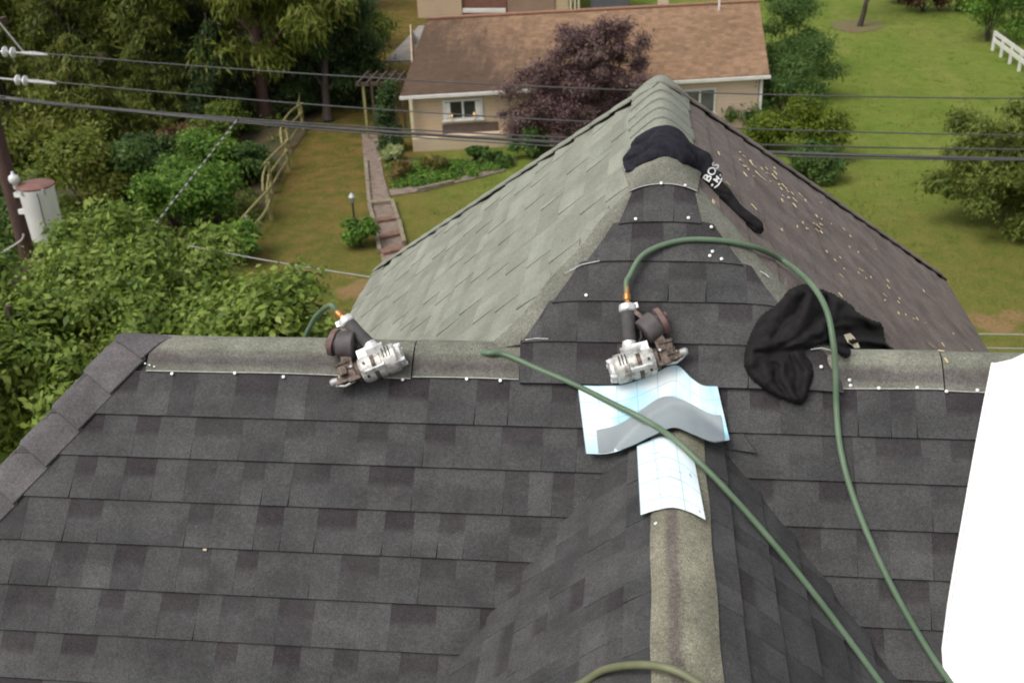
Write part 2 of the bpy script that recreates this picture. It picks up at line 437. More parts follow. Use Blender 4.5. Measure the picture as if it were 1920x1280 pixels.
# courses that run on up the face of the upper roof, bent over its hips
ST_FRONT = dict(ST_MAIN, curved=True)
FR = {0: ((976, 1560, 646), (975, 1580, 718)), -1: ((1030, 1462, 570), (979, 1505, 640)), -2: ((1088, 1408, 494), (1036, 1462, 562)), -3: ((1150, 1338, 422), (1098, 1392, 488)), -4: ((1186, 1302, 352), (1160, 1314, 416))}
for k, (tp, bt) in FR.items():
    xa0, xb0, xa1, xb1 = P(tp[0], tp[2]).x, P(tp[1], tp[2]).x, P(bt[0], bt[2]).x, P(bt[1], bt[2]).x
    s0, s1 = 0.16 + (k - 1) * EXPO, 0.16 + k * EXPO
    course(slope['main'], M['sh_dark'], pos_front, s0, s1, lambda s: (xa0 + (xa1 - xa0) * (s - s0) / (s1 - s0), xb0 + (xb1 - xb0) * (s - s0) / (s1 - s0)), rng, ST_FRONT, lift=(0.012, 0.019))
# low ridge courses
ST_B = dict(ST_MAIN, tone_up=(0.45, 0.85), tone=(0.12, 1.0), band=(0.4, 0.9), lam=0.0022)
for sg, key in ((-1, 'Bleft'), (1, 'Bright')):
    pb = pos_B(sg)
    for k in range(1, 14):
        s0, s1 = 0.02 + (k - 1) * EXPO, 0.02 + k * EXPO
        def ul(s): return (-2.6, pb(0, max(s, 0), 0).z + 0.02)
        course(slope[key], M['sh_dark'], pb, s0, s1, ul, rng, ST_B, lift=(0.001, 0.0095))
# upper roof sides
ST_CL = dict(w=(0.14, 0.18, 0.24, 0.30), tone_up=(0.2, 0.9), tone=(0.1, 1.0), band=(0.0, 0.7), lam=0.0045, gap=0.0028)
ST_CR = dict(w=(0.14, 0.18, 0.24), tone_up=(0.4, 0.6), tone=(0.3, 0.75), band=(0.0, 0.25), lam=0.001, gap=0.0)
for key, ps, mt, st in (('Cleft', pos_CL, 'sh_green', ST_CL), ('Cright', pos_CR, 'sh_brown', ST_CR)):
    for k in range(1, 20):
        s0, s1 = (k - 1) * EXPO * 0.93, k * EXPO * 0.93
        def ul(s):
            z = ZC - s * sph; return (abs(z) - 0.03 if z > 0 else max(-z - 0.12, 0.0), YF + s * cph + 0.01)
        course(slope[key], M[mt], ps, s0, s1, ul, rng, st, lift=(0.001, 0.006))

# caps over hips and ridge
def caps(name, p0, d, n, ex, w, mat, parent, off=(0.008, 0.020), start=0, seed=1, tone=(0.3, 1.0), nc=12, jitter=0.0):
    rg = random.Random(seed); d = Vector(d).normalized(); q = Vector((d.y, -d.x))
    for i in range(start, n):
        g = Geo(); L = ex * 1.12; rows = []; dx = rg.uniform(-jitter, jitter)
        for a in range(5):
            t = i * ex - 0.12 * ex + L * a / 4; row = []
            for b in range(nc + 1):
                cc = -w + 2 * w * b / nc; xy = Vector(p0) + d * (t - abs(cc) / 3) + q * (cc + dx)
                o = off[0] + (off[1] - off[0]) * a / 4 + rg.uniform(0, 0.0008)
                row.append(Vector((xy.x, xy.y, H(xy.x, xy.y) + o * 1.2)))
            rows.append(row)
        g.grid(rows, (0, 0, -0.007))
        me = g.mesh(name, 40); tn = rg.uniform(*tone)
        set_col(me, [(tn, 0, 0, 1)] * len(me.vertices)); link(name, me, mat, parent)
caps('hip_cap', (XL + 0.06, 0.06), (-1, -1), 16, 0.128, 0.118, M['sh_cap'], slope['main'], seed=4)
caps('hip_cap', (XR, 0.0), (1, -1), 12, 0.128, 0.118, M['sh_cap'], slope['main'], seed=5, start=0)
for sx, key, mt in ((-1, 'Cleft', 'sh_green'), (1, 'Cright', 'sh_brown')):
    caps('hip_cap', (XC, YF), (sx, 1), 20, 0.132, 0.10, M[mt], slope[key], off=(0.016, 0.021), seed=8 + sx, tone=(0.3, 0.8))
for i in range(8):                               # ridge caps of the upper roof, butts towards the viewer
    g = Geo(); rows = []; rg = random.Random(60 + i); y1 = 1.66 - i * 0.136; tn = rg.uniform(0.4, 1.0); sk = rg.uniform(-0.012, 0.012)
    for a in range(4):
        y = y1 - a * 0.152 / 3; row = []
        for b in range(17):
            x = XC + (b - 8) / 8 * 0.125 + sk
            row.append(Vector((x, y + 0.02 * abs(b - 8) / 8 * 0, HC(x, min(max(y, 0.75), 1.25)) + 0.008 + 0.0095 * a / 3)))
        rows.append(row)
    g.grid(rows, (0, 0, -0.008)); me = g.mesh('ridge_cap', 40); set_col(me, [(tn, 0.0, 0, 1)] * len(me.vertices))
    link('ridge_cap', me, M['sh_green'], slope['Cleft'])

# bent starter strips: over the main ridge, the near hips, the apex and along the low ridge
def strip(name, rows, cols, mat, parent, edge=None, label=None):
    g = Geo(); g.grid(rows, (0, 0, -0.004)); me = g.mesh(name, 50)
    n = len(rows) * len(rows[0]); c = [x for r in cols for x in r]; set_col(me, c + c)
    o = link(name, me, mat, parent)
    if label: o['label'] = label
    if edge:
        ge = Geo(); ge.tube(edge, 0.0016, 5); ge.build('cut_edge', M['cut_edge'], parent)
    return o
def ridge_strip(x0, x1, seed):
    rg = random.Random(seed); rows = []; cols = []; edge = []; ph_ = rg.uniform(0, 6)
    nx = max(int((x1 - x0) / 0.04), 2)
    for i in range(nx + 1):
        x = x0 + (x1 - x0) * i / nx; row = []; cl = []
        for j in range(21):
            t = -0.15 + 0.305 * j / 20 + 0.003 * math.sin(x * 5 + ph_); y = -t * R2
            row.append(Vector((x, y, HA(x, y) + 0.0115 + 0.0015 * math.sin(x * 9 + ph_))))
            tf = t / 0.155; b = 0.0
            if 0.60 < tf < 0.82: b = 0.9
            elif 0.44 < tf < 0.96: b = 0.5
            cl.append((0.5 + 0.3 * math.sin(x * 3 + ph_), b, 0, 1))
        rows.append(row); cols.append(cl); edge.append(row[-1] + Vector((0, -0.001, -0.001)))
    strip('ridge_strip', rows, cols, M['strip'], slope['main'], edge, 'bent olive grey strip over the main ridge with pale cut edge')
for i, (a, b) in enumerate(((-1.66, -0.74), (-0.735, -0.38), (0.60, 0.955), (0.96, 1.9))): ridge_strip(a, b, i)
for sg, key in ((-1, 'Cleft'), (1, 'Cright')):
    rows = []; cols = []
    for i in range(15):
        y = -0.02 + 0.46 * i / 14; xh = XC + sg * (ZC - y) / TC; row = []; cl = []
        wo_ = (0.045 if sg < 0 else 0.085) + 0.012 * math.sin(i * 1.3)
        for j in range(9):
            x = xh - sg * 0.13 + sg * (0.13 + wo_) * j / 8
            row.append(Vector((x, y, max(HC(x, y), HA(x, y)) + 0.012))); cl.append((0.45 + 0.2 * math.sin(i), 0.25 if j < 6 else 0.05, 0, 1))
        rows.append(row); cols.append(cl)
    strip('hip_strip', rows, cols, M['strip'], slope['main'])
rows = []; cols = []
for i in range(9):                               # saddle over the apex
    y = 0.385 + 0.25 * i / 8; row = []
    for j in range(17):
        x = XC + (j - 8) / 8 * (0.115 + 0.03 * i / 8); row.append(Vector((x, y, HC(x, min(y, 0.75)) + 0.024)))
    rows.append(row); cols.append([(0.75, 0.0 if i > 2 else 0.25, 0, 1)] * 17)
strip('apex_strip', rows, cols, M['strip'], slope['main'], [p + Vector((0, 0, -0.002)) for p in rows[0]])
rows = []; cols = []
for i in range(60):                              # along the low ridge
    y = -0.19 - i * 0.04; row = []; cl = []
    for j in range(11):
        x = XB - 0.082 + 0.164 * j / 10 + 0.002 * math.sin(i * .7); row.append(Vector((x, y, HB(x, y) + 0.0125)))
        cl.append((0.6 + 0.25 * math.sin(i * 0.37 + j), 0.85 if j in (3, 4) else 0.0, 0, 1))
    rows.append(row); cols.append(cl)
strip('ridge_strip', rows, cols, M['olive'], slope['Bright'], None, 'olive strip along the low ridge with a brown stripe')
# pale cut edges at the ends of some face shingles
for a in (((1060, 512), (1090, 496), (1124, 489)), ((985, 637), (1005, 634), (1028, 635)), ((1425, 508), (1436, 514), (1442, 520)), ((1520, 655), (1540, 652), (1560, 657))):
    g = Geo(); g.tube([P(x, y, 0.026) for x, y in a], 0.002, 5); g.build('cut_edge', M['cut_edge'], slope['main'])
# a loose lifted shingle corner in the right valley
g = Geo(); A_, B_, C_, D_ = P(1365, 842, 0.012), P(1418, 848, 0.04), P(1392, 812, 0.014), P(1360, 815, 0.01)
g.grid([[A_, B_], [D_, C_]], (0.003, 0.003, -0.004)); me = g.mesh('loose_shingle'); set_col(me, [(0.5, 0, 0, 1)] * 8); link('loose_shingle', me, M['sh_dark'], slope['Bright'])
# nails
gn = Geo(); gn.lathe([(0.0052, -0.003), (0.0054, 0.0001), (0.0044, 0.0006), (0.001, 0.0008)], None, 10); nail_me = gn.mesh('nail_head', 60); nail_me.materials.append(M['nail'])
NAILS = [(322, 700), (440, 699), (531, 706), (755, 711), (875, 710), (938, 713), (1595, 722), (1593, 712), (1648, 727), (1720, 726), (1775, 733), (1833, 731), (1540, 687),
         (1192, 410), (1291, 408), (1240, 343), (1285, 347), (1353, 485), (1334, 425), (1099, 553), (1336, 471), (1331, 479), (272, 681), (280, 684), (289, 687), (1229, 980)]
for n_, (x, y) in enumerate(NAILS):
    p = P(x, y, 0.017 if (x < 960 or x > 1580) else (0.018 if y > 900 else 0.032)); o = link('nail_head', nail_me, None, slope['main'], False)
    o.location = p; o.rotation_mode = 'QUATERNION'; o.rotation_quaternion = HN(p.x, p.y).to_track_quat('Z', 'Y')
    if 265 < x < 292: o.scale = (0.7, 0.5, 1)

# ------------------------------------------------------------------ things lying on the roof
def slope_frame(px, py, ang, h=0.0):
    """matrix: local X at angle ang (from image right towards upslope) in the roof surface, Z = surface normal"""
    p = P(px, py, h); n = Vector((0, -R2, R2)); ex = Vector((1, 0, 0)); ey = n.cross(ex)
    X = ex * math.cos(ang) + ey * math.sin(ang); Y = n.cross(X)
    m = Matrix((X, Y, n)).transposed().to_4x4(); m.translation = p; return m
def RX(a): return Matrix.Rotation(a, 4, 'X')
def RY(a): return Matrix.Rotation(a, 4, 'Y')
def T(x, y, z): return Matrix.Translation((x, y, z))
def nail_gun(label, mw, mirror, hang, group):
    """local X = drive direction (nose), Y = handle side, Z = away from the roof"""
    root = empty('nail_gun', mw.translation, label, 'nail gun', group, mw.to_quaternion()); GS = 1.16; root.scale = (GS, GS, GS)
    s = -1 if mirror else 1
    def L(g, name, mat, par=root, sm=35):
        return g.build(name, mat, par, sm, world=False)
    ZA = 0.040                                     # height of the drive axis
    A = T(0, 0, ZA) @ RY(math.pi / 2)
    g = Geo(); g.lathe([(0.034, -0.085), (0.041, -0.078), (0.0415, -0.045), (0.0385, -0.043), (0.0385, -0.038), (0.041, -0.036), (0.0405, 0.018), (0.037, 0.026), (0.033, 0.030)], A, 26)
    body = L(g, 'body', M['alu'])
    g = Geo(); g.lathe([(0.026, -0.098), (0.034, -0.094), (0.036, -0.0855), (0.033, -0.084)], A, 22)
    for k in range(4):
        a = math.pi / 4 + k * math.pi / 2; g.lathe([(0.0065, -0.1), (0.0065, -0.082)], T(0, 0.031 * math.cos(a), ZA + 0.031 * math.sin(a)) @ RY(math.pi / 2), 8)
    L(g, 'end_cap', M['alu_bright'], body)
    g = Geo()                                      # exhaust deflector and cast ribs on the housing
    g.box((-0.03, s * 0.03, ZA + 0.026), (0.05, 0.03, 0.03), RX(s * 0.6).to_3x3()); g.box((0.0, s * 0.036, ZA + 0.012), (0.045, 0.03, 0.034)); g.box((-0.012, -s * 0.02, ZA + 0.034), (0.06, 0.012, 0.012), RX(-s * 0.5).to_3x3())
    L(g, 'housing_rib', M['alu_bright'], body)
    for k in range(3): g = Geo(); g.box((-0.066 + 0.009 * k, s * 0.012, ZA + 0.0385), (0.0035, 0.03, 0.006)); L(g, 'exhaust_slot', M['black'], body)
    for a in (-0.9, 0.1, 0.9): g = Geo(); g.lathe([(0.0042, 0.036), (0.0042, 0.044)], T(0.012, 0, ZA) @ RX(a), 6); L(g, 'screw', M['black'], body)
    g = Geo(); g.lathe([(0.0422, -0.02), (0.0422, -0.008)], A, 26); L(g, 'dark_band', M['grime'], body)
    # nose with feed channel, door and contact foot
    g = Geo(); g.lathe([(0.030, 0.028), (0.031, 0.040), (0.022, 0.046)], A, 18)
    g.box((0.066, 0, ZA - 0.004), (0.05, 0.036, 0.046)); g.box((0.066, s * 0.026, ZA + 0.004), (0.044, 0.03, 0.03)); g.box((0.094, -s * 0.003, ZA - 0.006), (0.028, 0.022, 0.03))
    g.box((0.052, -s * 0.02, ZA + 0.02), (0.034, 0.012, 0.012)); g.box((0.075, s * 0.012, ZA + 0.026), (0.02, 0.03, 0.01), RX(0.3).to_3x3())
    nose = L(g, 'nose', M['grime'])
    g = Geo(); g.box((0.07, s * 0.042, ZA + 0.008), (0.04, 0.008, 0.034), RX(s * 0.35).to_3x3()); g.tube([(0.045, s * 0.045, ZA - 0.012), (0.097, s * 0.045, ZA - 0.012)], 0.004, 8)
    L(g, 'feed_door', M['grime'], nose)
    g = Geo(); g.tube([(0.055, -s * 0.024, ZA + 0.012), (0.085, -s * 0.026, ZA + 0.008), (0.108, -s * 0.014, ZA), (0.122, 0, ZA - 0.004)], 0.0035, 7)
    g.lathe([(0.011, 0.102), (0.012, 0.118), (0.008, 0.124)], A, 12); L(g, 'contact_foot', M['galv'], nose)
    for (x, y, z) in ((0.05, s * 0.016, ZA + 0.022), (0.082, s * 0.016, ZA + 0.021), (0.06, -s * 0.017, ZA + 0.02), (0.09, s * 0.004, ZA + 0.013)):
        g = Geo(); g.lathe([(0.004, -0.004), (0.0042, 0.003), (0.002, 0.004)], T(x, y, z), 8); L(g, 'bolt', M['galv'], nose)
    # handle
    ca, sa = math.cos(hang), math.sin(hang) * s
    hd = Vector((ca, sa, 0)); hb = Vector((-0.032, s * 0.026, ZA)); at = lambda t: hb + hd * t
    g = Geo(); g.tube([at(0), at(0.03), at(0.05)], [0.024, 0.021, 0.019], 14); hdl = L(g, 'handle', M['alu_bright'])
    g = Geo(); g.tube([at(0.038), at(0.045), at(0.09), at(0.125), at(0.132)], [0.017, 0.0205, 0.0195, 0.0212, 0.0185], 16); L(g, 'grip', M['grip'], hdl)
    g = Geo(); g.tube([at(0.130), at(0.134), at(0.150), at(0.154)], [0.021, 0.0245, 0.0245, 0.018], 16); g.box(at(0.142) + Vector((0.02, 0, 0)), (0.02, 0.016, 0.014)); L(g, 'handle_cap', M['alu_bright'], hdl)
    g = Geo(); g.tube([at(0.152), at(0.165)], 0.009, 6); g.tube([at(0.164), at(0.166), at(0.182), at(0.184)], [0.0085, 0.0115, 0.0115, 0.009], 12); g.tube([at(0.183), at(0.205)], 0.0085, 10); L(g, 'air_fitting', M['brass'], hdl)
    g = Geo(); g.tube([at(0.03) + Vector((0.026, 0, 0.0)), at(0.045) + Vector((0.036, 0, 0)), at(0.065) + Vector((0.034, 0, 0))], [0.006, 0.005, 0.004], 8, 1.6); L(g, 'trigger', M['black'])
    # coil magazine: drum turned parallel to the drive, between handle and nose
    mc = Vector((0.052, s * 0.094, ZA + 0.004)); MA = T(*mc) @ Matrix.Rotation(s * 0.45, 4, 'Z') @ RY(math.pi / 2)
    g = Geo(); g.lathe([(0.036, -0.034), (0.0395, -0.031), (0.0395, 0.012), (0.037, 0.014)], MA, 24); mag = L(g, 'magazine', M['drum'])
    g = Geo(); g.lathe([(0.034, 0.013), (0.034, 0.02)], MA, 20); L(g, 'nail_coil', M['black'], mag)
    g = Geo(); g.lathe([(0.037, 0.019), (0.0405, 0.021), (0.0405, 0.034), (0.033, 0.039), (0.012, 0.041)], MA @ RX(0.22), 24); g.lathe([(0.01, 0.038), (0.011, 0.05), (0.006, 0.053)], MA, 12); L(g, 'magazine_lid', M['lid'], mag)
    g = Geo(); g.bar((0.06, s * 0.03, ZA), (0.052, s * 0.075, ZA), 0.03, 0.028); g.bar(at(0.128) + Vector((0.015, 0, 0)), mc + Vector((-0.02, s * 0.028, 0)), 0.012, 0.02); L(g, 'magazine_bracket', M['grime'], mag)
    M4 = T(*mw.translation) @ mw.to_quaternion().to_matrix().to_4x4() @ Matrix.Scale(GS, 4)
    return root, M4 @ at(0.2), (M4.to_3x3() @ hd).normalized()
gunA, endA, dirA = nail_gun('pneumatic coil nail gun with dark drum lying on the left part of the ridge', slope_frame(702, 695, RD(205), 0.012), True, RD(68), None)
gunB, endB, dirB = nail_gun('pneumatic coil nail gun with brown drum lid lying above the blue white sheet', slope_frame(1207, 687, RD(17), 0.016), False, RD(77), None)

def hose(name, pts, r, mat, label):
    g = Geo(); g.tube(catmull(pts, 10), r, 12); o = g.build(name, mat, None, 60); return tag(o, label, 'hose')
q = [endB - dirB * 0.02, endB + dirB * 0.02]
q += [P(x, y, h) for x, y, h in ((1180, 518, .075), (1208, 476, .06), (1270, 452, .035), (1340, 450, .03), (1410, 462, .03), (1470, 490, .035), (1520, 532, .12), (1549, 580, .165), (1562, 640, .165), (1567, 700, .10), (1568, 760, .045), (1574, 830, .022), (1590, 900, .017), (1620, 985, .016), (1665, 1085, .017), (1720, 1185, .02), (1780, 1278, .025), (1850, 1370, .04))]
hose('air_hose', q, 0.0095, M['hose'], 'green air hose looping from the central nail gun down the right side')
q = [endA - dirA * 0.02, endA + dirA * 0.015] + [Yp(x, y, yy) for x, y, yy in ((602, 584, 0.10), (587, 602, 0.14), (578, 640, 0.17))]
q += [Vector((-1.04, 0.24, -0.17)), Vector((-0.97, 0.27, -0.215)), Vector((-0.8, 0.24, -0.20)), Vector((-0.66, 0.15, -0.12))]
q += [P(x, y, h) for x, y, h in ((905, 661, .012), (945, 664, .018), (1010, 692, .02), (1080, 722, .035), (1150, 757, .048), (1215, 790, .052), (1270, 828, .045), (1330, 885, .032), (1400, 960, .03), (1470, 1042, .03), (1540, 1130, .026), (1600, 1210, .022), (1655, 1285, .02), (1720, 1370, .02))]
hose('air_hose', q, 0.0092, M['hose'], 'green air hose from the left nail gun crossing the sheets diagonally')
q = [P(x, y, h) for x, y, h in ((980, 1330, .012), (1085, 1283, .013), (1130, 1256, .03), (1185, 1246, .05), (1240, 1249, .045), (1290, 1268, .03), (1345, 1310, .02), (1400, 1365, .015))]
hose('air_hose', q, 0.0095, M['hose_olive'], 'olive hose bend at the bottom edge crossing the low ridge')

# release film sheets draped over the low ridge
def film_mat(name, tint, grid):
    m, nt, b = new_mat(name); b.inputs['Roughness'].default_value = 0.35
    uv = nt.nodes.new('ShaderNodeUVMap'); sp = nt.nodes.new('ShaderNodeSeparateXYZ'); nt.links.new(uv.outputs[0], sp.inputs[0])
    n = noise_node(nt, 7, 3, 0.5)
    c = ramp(nt, n, [(0.36, (0.74, 0.80, 0.81)), (0.62, tint)])
    lx = math_n(nt, 'LESS_THAN', math_n(nt, 'FRACT', math_n(nt, 'MULTIPLY', sp.outputs[0], grid)), 0.045)
    ly = math_n(nt, 'LESS_THAN', math_n(nt, 'FRACT', math_n(nt, 'MULTIPLY', sp.outputs[1], grid)), 0.055)
    l = math_n(nt, 'MAXIMUM', lx, ly); l = math_n(nt, 'MULTIPLY', l, 0.55)
    c = mix(nt, l, c, (0.22, 0.42, 0.50)); nt.links.new(c, b.inputs['Base Color']); return m
M['film'] = film_mat('printed_release_film', (0.34, 0.64, 0.76), 18.0)
M['film2'] = film_mat('pale_release_film', (0.66, 0.77, 0.80), 15.0)
M['ink'] = simple('faded_blue_ink', (0.30, 0.36, 0.40), (0.45, 0.52, 0.55), 90, 0.7)
def sheet(name, top, bot, hf, nu, nv, mat, parent=None, th=0.0016, size=(0.5, 0.25), bow=0.0):
    rows = []; dn = lambda l: [(w.x, w.y) for w in catmull([Vector((x, y, 0)) for x, y in l], 6)]; top, bot = dn(top), dn(bot)
    for i in range(nv + 1):
        v = i / nv; row = []
        for j in range(nu + 1):
            u = j / nu; a = lerp_poly(top, u); b = lerp_poly(bot, u)
            x = a[0] * (1 - v) + b[0] * v - bow * math.sin(math.pi * v) * (1 - abs(2 * u - 1)) * 0; y = a[1] * (1 - v) + b[1] * v
            row.append(P(x, y, hf(u, v)))
        rows.append(row)
    g = Geo(); g.grid(rows, Vector((0, R2, -R2)) * th); me = g.mesh(name, 60)
    uvl = me.uv_layers.new(name='UVMap'); n1 = (nu + 1)
    for lp in me.loops:
        k = lp.vertex_index % (n1 * (nv + 1)); uvl.data[lp.index].uv = ((k % n1) / nu * size[0], (k // n1) / nv * size[1])
    return link(name, me, mat, parent), rows
top1 = [(1083, 722), (1128, 723), (1172, 720), (1220, 703), (1266, 684), (1296, 708), (1318, 722), (1345, 724)]
bot1 = [(1099, 850), (1138, 850), (1180, 838), (1226, 816), (1264, 802), (1300, 815), (1338, 829), (1368, 824)]
root = empty('release_film_sheet', P(1225, 770), 'white and blue gridded sheet with a grey band draped over the low ridge', 'sheet')
hf1 = lambda u, v: 0.036 + 0.030 * max(0, v - 0.55) * max(0, 1 - 4 * u) * 2 + 0.035 * max(0, v - 0.5) * max(0, 4 * u - 3) * 2 + 0.012 * math.sin(u * 9) * v * 0.5
sheet('film', top1, bot1, hf1, 42, 18, M['film'], root, size=(0.48, 0.23))
gt = [(1118, 806), (1158, 796), (1197, 772), (1234, 747), (1262, 743), (1296, 757), (1330, 775), (1352, 778)]
gb = [(1122, 848), (1146, 847), (1182, 836), (1226, 815), (1264, 801), (1300, 814), (1334, 827), (1359, 825)]
def hf2(u, v):
    fu = 0.09 + 0.87 * u; return hf1(fu, 0.55 + 0.45 * v) + 0.0065
sheet('adhesive_strip', gt, gb, hf2, 40, 8, M['grey_strip'], root)
top2 = [(1194, 836), (1214, 827), (1246, 819), (1276, 836), (1302, 864)]
bot2 = [(1201, 965), (1230, 956), (1262, 951), (1295, 960), (1323, 974)]
root = empty('release_film_sheet', P(1258, 895), 'small white printed film sheet lying on the olive ridge strip', 'sheet')
hfs = lambda u, v: 0.020 + 0.012 * max(0, 0.25 - u) * 4 + 0.018 * max(0, u - 0.75) * 4 * v
o, rws = sheet('film', top2, bot2, hfs, 26, 20, M['film2'], root, size=(0.2, 0.24))
rg = random.Random(5); g = Geo()
for v in (0.18, 0.30, 0.42, 0.54, 0.66, 0.78):   # faint rows of print
    for u0, u1 in ((0.26, 0.36), (0.46, 0.68)):
        if rg.random() < 0.12: continue
        a = u0 + rg.uniform(0, .04)
        while a < u1:
            e = a + rg.uniform(0.02, 0.05); q = []
            for (uu, vv) in ((a, v), (e, v + .008), (e, v + 0.016), (a, v + 0.012)):
                A2 = lerp_poly(top2, uu); B2 = lerp_poly(bot2, uu); q.append(P(A2[0] * (1 - vv) + B2[0] * vv, A2[1] * (1 - vv) + B2[1] * vv, hfs(uu, vv) + 0.0012))
            g.add(q, [(0, 1, 2, 3)]); a = e + rg.uniform(0.01, 0.025)
for (uu, vv, r) in ((0.86, 0.36, 0.03), (0.92, 0.90, 0.022)):
    q = []
    for k in range(9):
        a = 2 * math.pi * k / 9; u_ = uu + r * math.cos(a) * (1 if k % 2 else .55); v_ = vv + r * 1.3 * math.sin(a) * (1 if k % 2 else .6)
        A2 = lerp_poly(top2, min(u_, 0.99)); B2 = lerp_poly(bot2, min(u_, .99)); q.append(P(A2[0] * (1 - v_) + B2[0] * v_, A2[1] * (1 - v_) + B2[1] * v_, hfs(u_, v_) + 0.0012))
    g.add(q, [tuple(range(9))])
g.build('print', M['ink'], root)

# clothing
def cloth_blob(name, parts, mat, parent, voxel=0.006, wrinkle=(0.010, 0.0045), seed=0, smooth_it=6, stretch=(1, 1, 1), flow=None, crease=0.012):
    g = Geo()
    for pts, rad, flat, n in parts:
        P_ = catmull(pts, 6); N = len(P_); R_ = [lerp_poly([(r,) for r in rad], i / (N - 1))[0] for i in range(N)]
        # rounded ends
        g.tube(P_, R_, 14, flat, n)
        for e, r in ((P_[0], R_[0]), (P_[-1], R_[-1])): g.lathe([(r * .5, -r * .55 * flat), (r * .92, -r * .25 * flat), (r * .92, r * .25 * flat), (r * .5, r * .55 * flat)], T(*e) @ Vector(n).to_track_quat('Z', 'Y').to_matrix().to_4x4(), 12)
    me = g.mesh('tmp'); o = bpy.data.objects.new('tmp', me); COL.objects.link(o)
    md = o.modifiers.new('r', 'REMESH'); md.mode = 'VOXEL'; md.voxel_size = voxel
    md = o.modifiers.new('s', 'SMOOTH'); md.factor = 0.6; md.iterations = smooth_it
    dg = bpy.context.evaluated_depsgraph_get(); m2 = bpy.data.meshes.new_from_object(o.evaluated_get(dg)); bpy.data.objects.remove(o)
    nn = [v.normal.copy() for v in m2.vertices]; so_ = Vector((seed * 3.1, seed * 1.7, 0))
    for v, n in zip(m2.vertices, nn):
        p = Vector((v.co.x * stretch[0], v.co.y * stretch[1], v.co.z * stretch[2])) + so_
        w = noise.noise(p * 9) * wrinkle[0]
        rdg = 1 - abs(noise.noise(p * 17 + Vector((3, 1, 2)))) * 2.2
        w += max(rdg, -0.6) * wrinkle[1] + noise.noise(p * 45) * wrinkle[1] * 0.35
        if flow is not None:
            c_ = flow(v.co) + 1.3 * noise.noise(p * 7) + 0.5 * noise.noise(p * 19)
            w -= crease * max(0.0, 1 - abs(math.sin(c_)) * 2.1) ** 1.3 * (0.55 + 0.9 * abs(noise.noise(p * 5 + Vector((9, 2, 4)))))
            w += crease * 0.35 * math.sin(c_ * 2.0 + 2.0 * noise.noise(p * 6))
        v.co += n * w
    m2.polygons.foreach_set('use_smooth', [True] * len(m2.polygons)); m2.update(); m2.name = name; m2.materials.clear()
    return link(name, m2, mat, parent)
NM = Vector((0, -R2, R2))
def PP(l): return [P(*a) for a in l]
root = empty('hooded_sweatshirt', P(1480, 660), 'crumpled black fleece hooded sweatshirt heaped on the right part of the ridge', 'sweatshirt')
def seg_d(p, a, b):
    ax, ay = a; bx, by = b; dx, dy = bx - ax, by - ay; L2 = dx * dx + dy * dy or 1e-9
    t = max(0, min(1, ((p[0] - ax) * dx + (p[1] - ay) * dy) / L2)); qx, qy = ax + dx * t, ay + dy * t
    return math.hypot(p[0] - qx, p[1] - qy), (qx, qy)
def pl_d(p, pl): return min(seg_d(p, pl[k], pl[k + 1])[0] for k in range(len(pl) - 1))
def inpoly(x, y, pl):
    c_ = False; j = len(pl) - 1
    for i in range(len(pl)):
        if (pl[i][1] > y) != (pl[j][1] > y) and x < (pl[j][0] - pl[i][0]) * (y - pl[i][1]) / (pl[j][1] - pl[i][1]) + pl[i][0]: c_ = not c_
        j = i
    return c_
def smooth_loop(pl, n=5): return [(v.x, v.y) for v in catmull([Vector((x, y, 0)) for x, y in pl + pl[:1]], n)][:-1]
